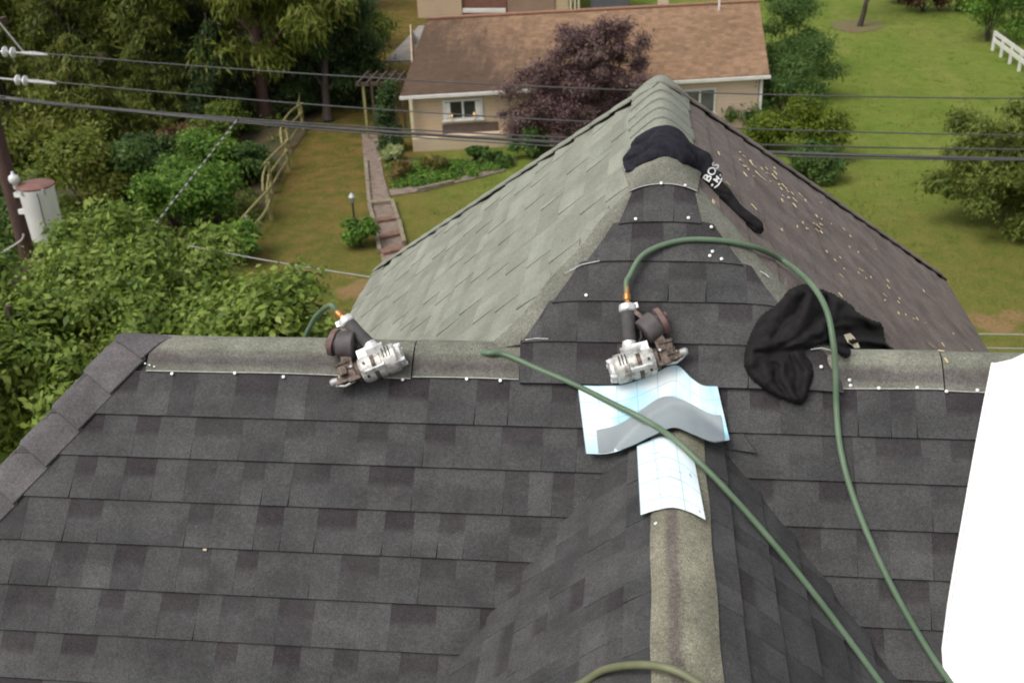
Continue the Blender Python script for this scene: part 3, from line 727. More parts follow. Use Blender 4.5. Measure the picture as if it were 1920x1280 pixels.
def cloth_patch(name, outline, folds, creases, hmax, edge, parent, mat, seed, step=3.0, base=None, lift=0.012):
    """garment laid on the roof: outline, raised folds (line, width px, height m) and creases (line, width px, depth m)"""
    ol = smooth_loop(outline); loop = ol + ol[:1]; x0, x1 = min(p[0] for p in ol), max(p[0] for p in ol); y0, y1 = min(p[1] for p in ol), max(p[1] for p in ol)
    base = base or (lambda x, y, h: P(x, y, h)); idx = {}; pix = []
    nx, ny = int((x1 - x0) / step) + 2, int((y1 - y0) / step) + 2
    for i in range(nx):
        for j in range(ny):
            x, y = x0 + (i - .5) * step, y0 + (j - .5) * step
            if inpoly(x, y, ol): idx[i, j] = len(pix); pix.append([x, y])
    fo = [(smooth_open(l), w, h) for l, w, h in folds]; cr = [(smooth_open(l), w, h) for l, w, h in creases]
    for (i, j), k in idx.items():
        if not all((i + a, j + b) in idx for a, b in ((1, 0), (-1, 0), (0, 1), (0, -1))):
            bd = min((seg_d(pix[k], loop[q], loop[q + 1]) for q in range(len(loop) - 1)), key=lambda t: t[0]); pix[k] = [bd[1][0], bd[1][1]]
    top = []; bot = []
    for x, y in pix:
        d = pl_d((x, y), loop); e = min(1.0, d / edge); prof = math.sqrt(max(0.0, 1 - (1 - e) ** 2))
        h = hmax * (0.55 + 0.45 * noise.noise(Vector((x / 60, y / 60, seed)))) ; wx, wy = x + 7 * noise.noise(Vector((x / 28, y / 28, seed + 3))), y + 7 * noise.noise(Vector((x / 28, y / 28, seed + 8)))
        for l, w, a in fo: dd = pl_d((wx, wy), l) / w; h += a * math.exp(-dd * dd)
        for l, w, a in cr: dd = pl_d((wx, wy), l) / w; h -= a * math.exp(-dd * dd)
        h += 0.0045 * noise.noise(Vector((x / 15, y / 22, seed + 5))) + 0.0016 * noise.noise(Vector((x / 5, y / 6, seed)))
        h = max(h, 0.006) * prof; p = base(x, y, lift + h); top.append(p); bot.append(base(x, y, lift * .6) if d > 0.01 else p - Vector((0, 0, 0.006)))
    v = top + bot; n = len(top); f = []; ed = {}
    for (i, j), k in idx.items():
        q = [(i, j), (i + 1, j), (i + 1, j + 1), (i, j + 1)]
        if all(t in idx for t in q):
            a = [idx[t] for t in q]
            if max((top[a[m_]] - top[a[(m_ + 1) % 4]]).length for m_ in range(4)) > 0.12: continue
            f.append(tuple(a)); f.append(tuple(t + n for t in a[::-1]))
            for m_ in range(4): ed[(a[m_], a[(m_ + 1) % 4])] = 1
    for (a, b) in list(ed):
        if (b, a) not in ed: f.append((b, a, a + n, b + n))
    me = bpy.data.meshes.new(name); me.from_pydata([tuple(p) for p in v], [], f); bm = bmesh.new(); bm.from_mesh(me)
    bmesh.ops.delete(bm, geom=[w for w in bm.verts if not w.link_faces], context='VERTS'); bmesh.ops.recalc_face_normals(bm, faces=bm.faces[:])
    for _ in range(2): bmesh.ops.smooth_vert(bm, verts=bm.verts[:], factor=0.35, use_axis_x=True, use_axis_y=True, use_axis_z=True)
    bm.to_mesh(me); bm.free(); me.polygons.foreach_set('use_smooth', [True] * len(me.polygons)); me.update()
    return link(name, me, mat, parent)
def smooth_open(l): return [(v.x, v.y) for v in catmull([Vector((x, y, 0)) for x, y in l], 4)]
zz = lambda l: [(1300 + x / 3.097, 500 + y / 3.097) for x, y in l]
# sleeve end and hem lying on the far side, then the main heap
NRp = Vector((sph, 0, cph)); Z0 = Vector((XC, 0, ZC))
def base_right(x, y, h):
    d = ray(x, y); t = ((Z0 + NRp * (0.016 + h)) - CAM).dot(NRp) / d.dot(NRp); return CAM + d * t
cloth_patch('sleeve', zz([(760, 200), (870, 185), (950, 240), (1020, 285), (1105, 318), (1108, 370), (1125, 425), (1200, 480), (1300, 532), (1330, 560), (1150, 560), (980, 545), (860, 520), (800, 450), (760, 330)]),
            [(zz([(800, 250), (950, 290), (1080, 335)]), 10, 0.028), (zz([(860, 430), (1000, 430), (1110, 450), (1220, 510)]), 9, 0.020), (zz([(860, 490), (1000, 500), (1150, 535)]), 8, 0.014), (zz([(780, 330), (900, 340)]), 12, 0.02)],
            [(zz([(830, 385), (960, 375), (1060, 385), (1100, 350)]), 6, 0.022), (zz([(1080, 330), (1100, 400)]), 4, 0.012), (zz([(900, 465), (1040, 462), (1180, 505)]), 5, 0.014)], 0.016, 9, root, M['cloth'], 21, 3.0, base_right, 0.004)
cloth_patch('body', zz([(548, 128), (640, 96), (740, 112), (850, 160), (900, 230), (905, 330), (850, 395), (780, 435), (700, 462), (648, 488), (685, 550), (700, 625), (678, 700), (655, 775), (610, 796), (540, 776), (470, 748), (390, 698), (325, 640), (294, 575), (298, 480), (328, 390), (385, 285), (470, 222), (515, 172)]),
            [(zz([(570, 160), (480, 290), (390, 420), (340, 540)]), 17, 0.034), (zz([(700, 150), (640, 290), (530, 400), (430, 470)]), 14, 0.038), (zz([(840, 200), (790, 320), (680, 400), (560, 450)]), 13, 0.032), (zz([(330, 560), (390, 650), (490, 730), (600, 775)]), 12, 0.030), (zz([(500, 560), (540, 680), (625, 780)]), 8, 0.034), (zz([(610, 520), (665, 620), (650, 740)]), 8, 0.026), (zz([(420, 560), (440, 640)]), 10, 0.02), (zz([(760, 140), (850, 210)]), 9, 0.016)],
            [(zz([(360, 500), (440, 500), (530, 492), (650, 478)]), 5, 0.034), (zz([(465, 560), (490, 640), (550, 750)]), 4, 0.028), (zz([(575, 520), (605, 620), (600, 700), (640, 780)]), 4.5, 0.034), (zz([(640, 170), (570, 300), (460, 420)]), 5, 0.020), (zz([(780, 180), (730, 300), (610, 410), (500, 460)]), 5, 0.022), (zz([(700, 420), (800, 370), (880, 300)]), 5, 0.016), (zz([(330, 450), (400, 420)]), 4, 0.012), (zz([(420, 300), (480, 340)]), 4, 0.010)], 0.036, 17, root, M['cloth'], 33, lift=0.03)
bvhs = None
g = Geo(); pts = [(1581, 630), (1592, 626), (1600, 634), (1607, 642), (1611, 654), (1603, 655), (1596, 646), (1587, 642)]
deps = bpy.context.evaluated_depsgraph_get(); deps.update()
def on_mesh(objs, px, py, off):
    best = None; d = ray(px, py).normalized()
    for o in objs:
        bv = BVHTree.FromPolygons([v.co for v in o.data.vertices], [tuple(p.vertices) for p in o.data.polygons])
        h = bv.ray_cast(CAM, d)
        if h[0] is not None and (best is None or h[3] < best[1]): best = (h[0] + h[1] * off, h[3])
    return best[0] if best else None
kids = [c for c in root.children]
v = [on_mesh(kids, x, y, 0.004) or P(x, y, 0.06) for x, y in pts]
g.add(v, [tuple(range(8))]); me = g.mesh('tag'); o = link('care_tag', me, M['care'], root); md = o.modifiers.new('t', 'SOLIDIFY'); md.thickness = 0.0015
# sweatshirt over the upper ridge
root = empty('sweatshirt', P(1250, 290), 'blue black sweatshirt with white lettering laid across the upper ridge', 'sweatshirt')
ZN = Vector((0, -0.35, 1)).normalized()
nl = Vector((-sph, -.2, cph)); nr_ = Vector((sph, -.2, cph))
parts = [
    (PP([(1188, 308, .030), (1212, 282, .032), (1240, 268, .034), (1272, 278, .036), (1305, 302, .034), (1330, 328, .030)]), (.045, .075, .095, .090, .070, .046), 0.42, ZN),
    (PP([(1180, 318, .024), (1200, 302, .026), (1225, 288, .03)]), (.024, .03, .035), 0.6, nl),
    (PP([(1176, 302, .03), (1196, 280, .03), (1220, 262, .034)]), (.022, .03, .04), 0.6, nl),
]
gar = cloth_blob('body', parts, M['cloth_blue'], root, 0.005, (0.007, 0.003), 4, 4, (0.45, 1.6, 0.7), flow=lambda p: p.y * 34 + p.x * 9 + 4 * noise.noise(p * 5), crease=0.010)
parts = [(PP([(1322, 322, .028), (1345, 350, .026), (1372, 378, .026), (1400, 406, .028), (1422, 428, .028)]), (.040, .030, .026, .027, .024), 0.7, nr_)]
slv = cloth_blob('sleeve', parts, M['cloth'], root, 0.005, (0.006, 0.003), 6, 4, flow=lambda p: (p.x * .5 + p.z) * 55, crease=0.006)
# lettering, laid onto the cloth
def letters(text, px, py, size, ang, shear=0.0):
    cu = bpy.data.curves.new('t', 'FONT'); cu.body = text; cu.size = 1.0; cu.align_x = 'CENTER'; cu.align_y = 'CENTER'; cu.resolution_u = 3
    cu.offset = 0.02
    to = bpy.data.objects.new('t', cu); COL.objects.link(to); dgx = bpy.context.evaluated_depsgraph_get()
    tm = bpy.data.meshes.new_from_object(to.evaluated_get(dgx)); bpy.data.objects.remove(to)
    bm = bmesh.new(); bm.from_mesh(tm); bmesh.ops.triangulate(bm, faces=bm.faces[:]); bmesh.ops.subdivide_edges(bm, edges=[e for e in bm.edges if e.calc_length() > 0.15], cuts=1)
    vs = []; ca, sa = math.cos(ang), math.sin(ang)
    for w in bm.verts:
        x, y = w.co.x + shear * w.co.y, w.co.y
        X, Y = px + size * (x * ca - y * sa), py - size * (x * sa + y * ca)
        vs.append(on_mesh([gar, slv], X, Y, 0.003) or P(X, Y, 0.05))
    fs = [tuple(q.index for q in f.verts) for f in bm.faces]; bm.free()
    g = Geo(); g.add(vs, fs); return g.build('lettering', M['print'], root)
letters('BOS', 1334, 323, 21, RD(58))
letters('\u2022 M', 1341, 341, 15, RD(52))
g = Geo(); pts = [on_mesh([gar, slv], x, y, 0.002) or P(x, y, .04) for x, y in ((1340, 352), (1346, 348), (1350, 342), (1352, 335), (1350, 328))]
g.tube(catmull(pts, 4), 0.0028, 6); g.build('piping', M['print'], root)

# large white sheet at the right edge
Pw = [(1862, 681), (1846, 760), (1829, 850), (1811, 950), (1795, 1040), (1780, 1130), (1769, 1215), (1772, 1260), (1790, 1330)]
rows = []
for i in range(33):
    x, y = lerp_poly(Pw, i / 32); p = P(x, y, 0.02); row = []
    f = i / 32; lift = 0.30
    for j in range(13):
        t = j / 12
        wv = Vector((0.62 * t, 0.10 * t * t, 0.055 * t + lift * t * t * 0.8))
        top = 0.05 * (1 - math.cos(min(t * 3, 1) * math.pi)) / 2 if i == 0 else 0
        row.append(p + wv + Vector((0, top * 0.3, top)))
    rows.append(row)
g = Geo(); g.grid(rows, (0.002, 0.0, -0.004))
edge = [r[0] for r in rows]; g.tube(edge, 0.006, 8)
o = g.build('white_sheet', M['white_sheet'], None, 60); tag(o, 'large blank white sheet curling up along the right edge of the roof', 'sheet')

# wood chips scattered on the right slope of the upper roof
gc = Geo(); gc.add([(-.5, -.25, 0), (.5, -.35, 0), (.45, .3, 0), (-.4, .35, 0), (-.45, -.2, .3), (.42, -.25, .45), (.4, .2, .3), (-.3, .25, .4)], [(3, 2, 1, 0), (4, 5, 6, 7), (0, 1, 5, 4), (1, 2, 6, 5), (2, 3, 7, 6), (3, 0, 4, 7)])
chip_me = gc.mesh('wood_chip'); chip_me.materials.append(M['chip'])
rg = random.Random(11); CH = []
CHP = [(1396, 290), (1408, 300), (1418, 312), (1428, 318), (1440, 325), (1450, 333), (1462, 352), (1474, 360), (1486, 364), (1500, 366), (1404, 318), (1392, 302), (1452, 318), (1487, 388), (1528, 408), (1512, 427), (1532, 425), (1541, 435), (1538, 420), (1580, 432), (1596, 442), (1578, 484), (1616, 508), (1624, 520), (1634, 522), (1662, 528), (1664, 535), (1732, 548), (1657, 553), (1613, 510), (1576, 552), (1688, 560), (1716, 600), (1742, 646), (1786, 628), (1750, 648), (1776, 674), (1458, 343), (1466, 366), (1346, 288), (1366, 345), (1412, 386), (1340, 380), (1550, 470), (1640, 470), (1700, 590), (1430, 335), (1400, 312), (1388, 288), (1410, 308), (1424, 328), (1436, 318), (1446, 340), (1456, 326), (1470, 348), (1480, 372), (1492, 376), (1398, 326), (1415, 330)]
for _ in range(26): t_ = rg.random(); CHP.append((1470 + 310 * t_ + rg.gauss(0, 22), 372 + 285 * t_ + rg.gauss(0, 16)))
for (x, y) in CHP:
    big = rg.uniform(0.5, 1.0) * (0.7 if y > 450 else 1.0)
    p = P(x + rg.uniform(-3, 3), y + rg.uniform(-3, 3), 0.012)
    o = bpy.data.objects.new('wood_chip', chip_me); COL.objects.link(o); o.location = p
    n = HN(p.x, p.y); Q = n.to_track_quat('Z', 'Y') @ Matrix.Rotation(rg.uniform(0, 6.28), 3, 'Z').to_quaternion()
    o.rotation_mode = 'QUATERNION'; o.rotation_quaternion = Q; L_ = 0.037 * big; o.scale = (L_ * rg.uniform(.7, 1.3), L_ * rg.uniform(0.3, 0.6), 0.008)
    tag(o, 'small pale wood chip scattered on the brown side of the upper roof', 'wood chip', 'wood chips on the upper roof')
for n_, (x, y, lab) in enumerate(((384, 1030, 'tiny pale scrap on the dark shingles low on the left slope'),)):
    o = bpy.data.objects.new('wood_chip', chip_me); COL.objects.link(o); p = P(x, y, 0.012); o.location = p; o.rotation_mode = 'QUATERNION'; o.rotation_quaternion = NM.to_track_quat('Z', 'Y'); o.scale = (0.014, 0.012, 0.006); tag(o, lab, 'scrap')

# ------------------------------------------------------------------ ground
def ground_mat():
    m, nt, b = new_mat('lawn'); b.inputs['Roughness'].default_value = 0.95; b.inputs['Specular IOR Level'].default_value = 0.15
    geo = nt.nodes.new('ShaderNodeNewGeometry'); pos = geo.outputs['Position']
    sp = nt.nodes.new('ShaderNodeSeparateXYZ'); nt.links.new(pos, sp.inputs[0])
    n1 = noise_node(nt, 0.22, 4, 0.6, vec=pos); n2 = noise_node(nt, 1.6, 4, 0.65, vec=pos); n3 = noise_node(nt, 14, 3, 0.7, vec=pos); n4 = noise_node(nt, 0.5, 3, 0.6, vec=pos, stretch=(1.0, 0.25, 1))
    green = ramp(nt, n2, [(0.3, (0.125, 0.172, 0.024)), (0.5, (0.165, 0.212, 0.036)), (0.72, (0.222, 0.248, 0.058))])
    pale = ramp(nt, n4, [(0.40, (0.115, 0.185, 0.020)), (0.64, (0.215, 0.225, 0.052))])
    green = mix(nt, 0.42, green, pale)
    dry = ramp(nt, n2, [(0.32, (0.082, 0.092, 0.016)), (0.48, (0.140, 0.112, 0.024)), (0.66, (0.205, 0.125, 0.042))])
    # the lawn on the left of the walk is dry
    fx = math_n(nt, 'SUBTRACT', math_n(nt, 'MULTIPLY', n1, 9.0), math_n(nt, 'ADD', sp.outputs[0], 10.5))
    fx = math_n(nt, 'MULTIPLY_ADD', fx, 0.22, 0.1); fx.node.use_clamp = True
    c = mix(nt, fx, green, dry)
    fy = math_n(nt, 'MULTIPLY_ADD', math_n(nt, 'SUBTRACT', math_n(nt, 'ADD', 33.0, math_n(nt, 'MULTIPLY', n1, 9.0)), sp.outputs[1]), 0.10, 0.0); fy.node.use_clamp = True
    dry2 = ramp(nt, n2, [(0.35, (0.110, 0.125, 0.022)), (0.65, (0.165, 0.130, 0.036))])
    c = mix(nt, math_n(nt, 'MULTIPLY', fy, 0.7), c, dry2)
    # worn bare patches near the right corner of the lawn and along the left edge
    for bx, by, br in ((1874, 606, 0.62), (1908, 592, 0.4), (1834, 598, 0.5), (690, 540, 0.9), (560, 520, 0.7)):
        q = G(bx, by); vd = nt.nodes.new('ShaderNodeVectorMath'); vd.operation = 'DISTANCE'; nt.links.new(pos, vd.inputs[0]); vd.inputs[1].default_value = q
        k = math_n(nt, 'SUBTRACT', math_n(nt, 'MULTIPLY', n2, 2.0), math_n(nt, 'ADD', math_n(nt, 'DIVIDE', vd.outputs['Value'], br), -0.05)); k = math_n(nt, 'MULTIPLY', k, 3.0); k.node.use_clamp = True
        c = mix(nt, math_n(nt, 'MULTIPLY', k, 0.8), c, (0.28, 0.175, 0.085))
    c = mix(nt, 1.0, c, ramp(nt, n3, [(0.25, (0.72,) * 3), (0.75, (1.25,) * 3)]), 'MULTIPLY')
    nt.links.new(c, b.inputs['Base Color']); bump(nt, b, n3, 0.8, 0.12); return m
g = Geo(); N = 60; rows = []
for i in range(N + 1):
    row = []
    for j in range(N + 1):
        x = -160 + 320 * j / N; y = -60 + 320 * i / N
        row.append(Vector((x, y, ZG)))
    rows.append(row)
g.grid(rows); o = g.build('ground', ground_mat()); tag(o, kind='structure')
def poly_sheet(name, pix, mat, z, kind='structure', inner=None):
    pts = [Zp(x, y, z) for x, y in pix]; bm = bmesh.new(); vs = [bm.verts.new(p) for p in pts]; f = bm.faces.new(vs)
    bmesh.ops.triangulate(bm, faces=[f]); me = bpy.data.meshes.new(name); bm.normal_update(); bm.to_mesh(me); bm.free()
    if me.polygons[0].normal.z < 0: me.flip_normals()
    o = link(name, me, mat); return tag(o, kind=kind)
M['litter'] = simple('forest_litter', (0.030, 0.034, 0.012), (0.085, 0.055, 0.024), 1.1, 0.95, 0, 0.4, 5)
poly_sheet('forest_floor', [(-700, 620), (300, 520), (470, 470), (500, 400), (545, 290), (590, 225), (660, 150), (690, 70), (720, -40), (-900, -40)], M['litter'], ZG + 0.02)
M['soil'] = simple('bare_soil', (0.15, 0.10, 0.05), (0.12, 0.13, 0.035), 0.9, 0.95, 0, 0.3)
poly_sheet('tree_pit', [(1555, 44), (1580, 37), (1615, 35), (1650, 42), (1662, 50), (1640, 58), (1600, 62), (1566, 55)], M['soil'], ZG + 0.02)
# garden bed and walk
M['bed'] = simple('bed_soil', (0.05, 0.06, 0.022), (0.07, 0.095, 0.028), 2.5, 0.95, 0, 0.3)
poly_sheet('garden_bed', [(722, 300), (772, 296), (940, 300), (975, 296), (960, 312), (880, 336), (790, 352), (742, 356), (728, 330)], M['bed'], ZG + 0.02)
M['walk'] = simple('gravel_walk', (0.150, 0.108, 0.082), (0.240, 0.185, 0.150), 5, 0.95, 0, 0.5, 6)
def ribbon(name, L_, R_, mat, z, th):
    rows = [[Zp(*a, z), Zp(*b, z)] for a, b in zip(L_, R_)]; g = Geo(); g.grid(rows, (0, 0, -th)); o = g.build(name, mat); return tag(o, kind='structure')
walk = ribbon('path', [(678, 250), (681, 290), (684, 330), (689, 375)], [(708, 250), (712, 290), (720, 330), (731, 372)], M['walk'], ZG + 0.05, 0.05)
ribbon('path', [(728, 355), (790, 348), (850, 334), (905, 322), (945, 312)], [(733, 366), (792, 358), (852, 343), (907, 330), (948, 319)], M['walk'], ZG + 0.055, 0.05)
M['brickstep'] = simple('red_brown_brick', (0.15, 0.075, 0.05), (0.22, 0.13, 0.095), 6, 0.9, 0, 0.4)
M['kerb'] = simple('weathered_timber_edge', (0.27, 0.225, 0.155), (0.17, 0.14, 0.10), 4, 0.9)
# steps down towards the viewer: treads, brick risers and side timbers
steps = tag(ribbon('path', [(690, 378), (700, 412), (707, 440), (714, 480), (730, 560)], [(733, 374), (744, 404), (750, 432), (758, 470), (775, 545)], M['walk'], ZG + 0.03, 0.05), kind='structure')
for (a, b, w, mt, nm, dz) in (((690, 381), (733, 376), 0.32, 'kerb', 'step', 0.10), ((703, 415), (747, 408), 0.30, 'brickstep', 'step', 0.07), ((710, 446), (754, 436), 0.34, 'brickstep', 'step', 0.07), ((716, 474), (760, 464), 0.34, 'brickstep', 'step', 0.07), ((722, 502), (766, 492), 0.34, 'brickstep', 'step', 0.07)):
    g = Geo(); g.bar(Zp(*a, ZG + dz), Zp(*b, ZG + dz), w, 0.12); link(nm, g.mesh(nm), M[mt], steps)
for seg in (((686, 300), (689, 340)), ((689, 342), (692, 378)), ((692, 383), (702, 420)), ((703, 422), (712, 470)), ((735, 376), (746, 412)), ((748, 414), (758, 455)), ((782, 356), (812, 350)), ((814, 349), (850, 341))):
    g = Geo(); g.bar(Zp(*seg[0], ZG + 0.09), Zp(*seg[1], ZG + 0.09), 0.13, 0.14); link('edging', g.mesh('edging'), M['kerb'], steps)

# ------------------------------------------------------------------ foliage
def leaf_arrays(cl, n, L_, W_, seed, droop=0.0, outward=0.6, shell=0.45, fold=0.15):
    r = np.random.default_rng(seed); C_ = np.array([list(c) for c, _ in cl]); R_ = np.array([[q] * 3 if not hasattr(q, '__len__') else list(q) for _, q in cl])
    wgt = (R_.prod(1)) ** (2 / 3); k = r.choice(len(cl), n, p=wgt / wgt.sum())
    d = r.normal(size=(n, 3)); d /= np.linalg.norm(d, axis=1)[:, None]
    rr = (shell + (1 - shell) * r.random(n)) ; rr *= 1 + 0.26 * r.normal(size=n)
    pos = C_[k] + d * R_[k] * rr[:, None]
    nrm = d * outward + np.array([0, 0, 0.55]) + r.normal(size=(n, 3)) * 0.45; nrm /= np.linalg.norm(nrm, axis=1)[:, None]
    ax = r.normal(size=(n, 3)) + d * 0.8; ax[:, 2] -= droop * 2.5
    ax -= nrm * (ax * nrm).sum(1)[:, None] * (1 - min(droop, .9)); ax /= np.linalg.norm(ax, axis=1)[:, None]
    sd = np.cross(nrm, ax); sd /= np.linalg.norm(sd, axis=1)[:, None] + 1e-9
    nn = np.cross(ax, sd)
    s = (0.45 + 1.0 * r.random(n) ** 1.5)[:, None]
    a = pos - ax * L_ * s * 0.5; b = pos + ax * L_ * s * 0.5; m_ = pos + ax * L_ * s * -0.05
    v = np.stack([a, m_ + sd * W_ * s * 0.5 + nn * fold * W_, b, m_ - sd * W_ * s * 0.5 + nn * fold * W_], 1).reshape(-1, 3)
    return v
def quads_mesh(name, v):
    n = len(v) // 4; me = bpy.data.meshes.new(name); me.vertices.add(len(v)); me.vertices.foreach_set('co', v.astype(np.float32).ravel())
    me.loops.add(n * 4); me.loops.foreach_set('vertex_index', np.arange(n * 4, dtype=np.int32))
    me.polygons.add(n); me.polygons.foreach_set('loop_start', np.arange(0, n * 4, 4, dtype=np.int32))
    me.update(calc_edges=True); return me
def clumps(c, rad, n, rc, seed, low=-0.8, inner=0.35):
    r = random.Random(seed); out = []; c = Vector(c)
    while len(out) < n:
        d = Vector((r.gauss(0, 1), r.gauss(0, 1), r.gauss(0, 1))).normalized()
        if d.z < low: continue
        q = inner + (1 - inner) * r.random() ** 0.6; k = rc * r.uniform(0.65, 1.3)
        out.append((c + Vector((d.x * rad[0] * q, d.y * rad[1] * q, d.z * rad[2] * q)), (k, k, k * r.uniform(0.6, 0.85))))
    return out
def trunk_geo(base, top, r0, cl, seed, nl=9, bend=0.25, r1=None):
    r = random.Random(seed); base, top = Vector(base), Vector(top); g = Geo(); L_ = (top - base).length; pts = []
    ph1, ph2 = r.uniform(0, 6), r.uniform(0, 6)
    for i in range(9):
        t = i / 8; pts.append(base.lerp(top, t) + Vector((math.sin(t * 4 + ph1), math.sin(t * 3.3 + ph2), 0)) * bend * t * (1.2 - t))
    rr = [r0 * (1.35 if i == 0 else 1) * (1 - 0.75 * i / 8) for i in range(9)]
    g.tube(pts, rr, 9)
    for (c, k) in r.sample(cl, min(nl, len(cl))):
        c = Vector(c); t = min(max((c.z - 0.6 * abs((c - base).xy.length) - base.z) / max(top.z - base.z, 0.1), 0.25), 0.92); i = t * 8; s = pts[int(i)].lerp(pts[min(int(i) + 1, 8)], i % 1)
        mid = s.lerp(c, 0.5) + Vector((r.uniform(-.15, .15), r.uniform(-.15, .15), 0.12 * (c - s).length)); q = r0 * (1 - 0.75 * t) * 0.5
        g.tube(catmull([s, mid, c], 3), [q, q * .85, q * .7, q * .55, q * .4, q * .25, q * .15], 6)
    return g
def tree(name, label, cat, base, cl, n, leaf, mat, bark, r0, top=None, group=None, seed=1, droop=0.0, nl=9, shell=0.45, bend=0.25, outward=0.6):
    n = int(n * 2.1) if leaf[0] > 0.3 else n; leaf = (leaf[0] * 0.66, leaf[1] * 0.66) if leaf[0] > 0.3 else leaf
    root = empty(name, base, label, cat, group); cz = sum((Vector(c) for c, _ in cl), Vector()) / len(cl)
    top = top or Vector((cz.x, cz.y, max(c.z for c, _ in cl) - 0.3))
    trunk_geo(base, top, r0, cl, seed, nl, bend).build('trunk', bark, root, 60)
    link('crown', quads_mesh('crown', leaf_arrays(cl, n, leaf[0], leaf[1], seed, droop, shell=shell, outward=outward)), mat, root)
    return root
def shrub(name, label, cat, base, rad, n, leaf, mat, seed, group=None, nc=10, droop=0.0, h0=0.75, bark=None):
    n = int(n * 1.8) if n > 4000 else n; leaf = (leaf[0] * 0.68, leaf[1] * 0.68) if n > 7000 else leaf
    base = Vector(base); c = base + Vector((0, 0, rad[2] * h0)); cl = clumps(c, (rad[0] * .72, rad[1] * .72, rad[2] * .75), nc, min(rad) * 0.42, seed, -0.6, 0.3)
    root = empty(name, base, label, cat, group); r = random.Random(seed); g = Geo()
    for (q, k) in cl[:7]: g.tube(catmull([base + Vector((r.uniform(-.1, .1), r.uniform(-.1, .1), 0)), base.lerp(Vector(q), .5) + Vector((0, 0, .1)), q], 2), [.035, .03, .024, .018, .01], 5)
    g.build('stem', bark or M['bark_dark'], root)
    link('foliage', quads_mesh('foliage', leaf_arrays(cl, n, leaf[0], leaf[1], seed, droop)), mat, root); return root
LM = dict(
    near=leaf_mat('leaf_fresh_green', [(0.060, 0.105, 0.014), (0.135, 0.205, 0.028), (0.205, 0.280, 0.044), (0.32, 0.38, 0.11)], 1.6, 0.3),
    wood=leaf_mat('leaf_woodland', [(0.058, 0.096, 0.017), (0.122, 0.179, 0.028), (0.186, 0.237, 0.038), (0.243, 0.262, 0.058)], 0.5),
    feather=leaf_mat('leaf_feathery', [(0.090, 0.128, 0.018), (0.166, 0.211, 0.031), (0.230, 0.262, 0.044), (0.294, 0.282, 0.083)], 0.6),
    hem=leaf_mat('needle_dark', [(0.028, 0.059, 0.018), (0.064, 0.115, 0.033), (0.115, 0.173, 0.049)], 0.6),
    under=leaf_mat('leaf_undergrowth', [(0.041, 0.096, 0.013), (0.096, 0.198, 0.026), (0.173, 0.301, 0.044), (0.230, 0.358, 0.064)], 0.9),
    plum=leaf_mat('leaf_purple', [(0.064, 0.036, 0.038), (0.122, 0.069, 0.072), (0.186, 0.115, 0.109), (0.218, 0.160, 0.109)], 0.9, 0.25),
    yellow=leaf_mat('leaf_yellow_green', [(0.055, 0.095, 0.012), (0.150, 0.205, 0.020), (0.235, 0.290, 0.030)], 1.2),
    dark=leaf_mat('leaf_dark_green', [(0.041, 0.083, 0.019), (0.090, 0.166, 0.036), (0.154, 0.230, 0.061)], 1.0),
    right=leaf_mat('leaf_olive', [(0.055, 0.082, 0.013), (0.120, 0.160, 0.026), (0.195, 0.235, 0.046), (0.26, 0.28, 0.075)], 0.9),
    red=leaf_mat('leaf_red_brown', [(0.051, 0.023, 0.015), (0.141, 0.064, 0.038), (0.205, 0.128, 0.064)], 1.0),
    dead=leaf_mat('leaf_dead_brown', [(0.064, 0.041, 0.020), (0.141, 0.084, 0.033), (0.192, 0.128, 0.058)], 1.0, 0.2),
    pale=leaf_mat('leaf_variegated', [(0.179, 0.256, 0.077), (0.384, 0.435, 0.179), (0.600, 0.600, 0.384)], 2.0),
)
def gnd(p): return Vector((p.x, p.y, ZG))
# leafy trees just beyond the left hip
NEAR = [((300, 632), 11.5, (2.5, 2.0, 1.6), 52000, 'leafy green tree behind the left end of the ridge, widest crown', 1),
        ((60, 740), 9.0, (1.9, 1.7, 2.1), 40000, 'leafy green tree at the left edge above the hip caps', 2),
        ((215, 530), 12.6, (1.35, 1.5, 1.25), 24000, 'leafy green tree top in front of the transformer', 3),
        ((500, 650), 9.6, (1.1, 1.1, 1.1), 14000, 'low leafy green tree behind the left nail gun', 4)]
for (px, yy, rad, n, lab, sd) in NEAR:
    c = Yp(px[0], px[1], yy); cl = clumps(c, rad, 95 if n > 20000 else 40, 0.40, 100 + sd, -0.7, 0.3)
    tree('leafy_tree', lab, 'tree', gnd(c), cl, int(n * 1.15), (0.135, 0.066), LM['near'], M['bark'], 0.17, None, 'leafy trees beside the house', 100 + sd, 0.1, 14, 0.35)
# woodland on the left
def crown_tree(name, label, basepx, cpx, cy, rad, n, leaf, mat, bark, r0, sd, nc=40, rc=1.0, droop=0.2, group=None, low=-0.8, bend=0.25, nl=10):
    b = G(*basepx) if basepx else None; c = Yp(cpx[0], cpx[1], cy)
    if b is None: b = gnd(c)
    cl = clumps(c, rad, nc, rc, sd, low, 0.2)
    return tree(name, label, 'tree', b, cl, n, leaf, mat, bark, r0, c + Vector((0, 0, rad[2] * 0.7)), group, sd, droop, nl, 0.3, bend)
crown_tree('woodland_tree', 'tall feathery olive green tree in the far upper left corner', None, (70, 40), 47, (5.0, 4.0, 4.2), 16000, (0.55, 0.17), LM['feather'], M['bark'], 0.25, 21, 44, 1.15, 0.35)
crown_tree('woodland_tree', 'feathery light green tree above the white transformer', None, (110, 262), 37, (3.4, 3.0, 2.0), 15000, (0.42, 0.13), LM['feather'], M['bark'], 0.16, 22, 36, 0.85, 0.3)
crown_tree('woodland_tree', 'leaning green tree at the left edge behind the insulators', None, (-30, 200), 41, (2.8, 2.5, 2.6), 9000, (0.45, 0.14), LM['wood'], M['bark'], 0.16, 23, 26, 0.85, 0.3)
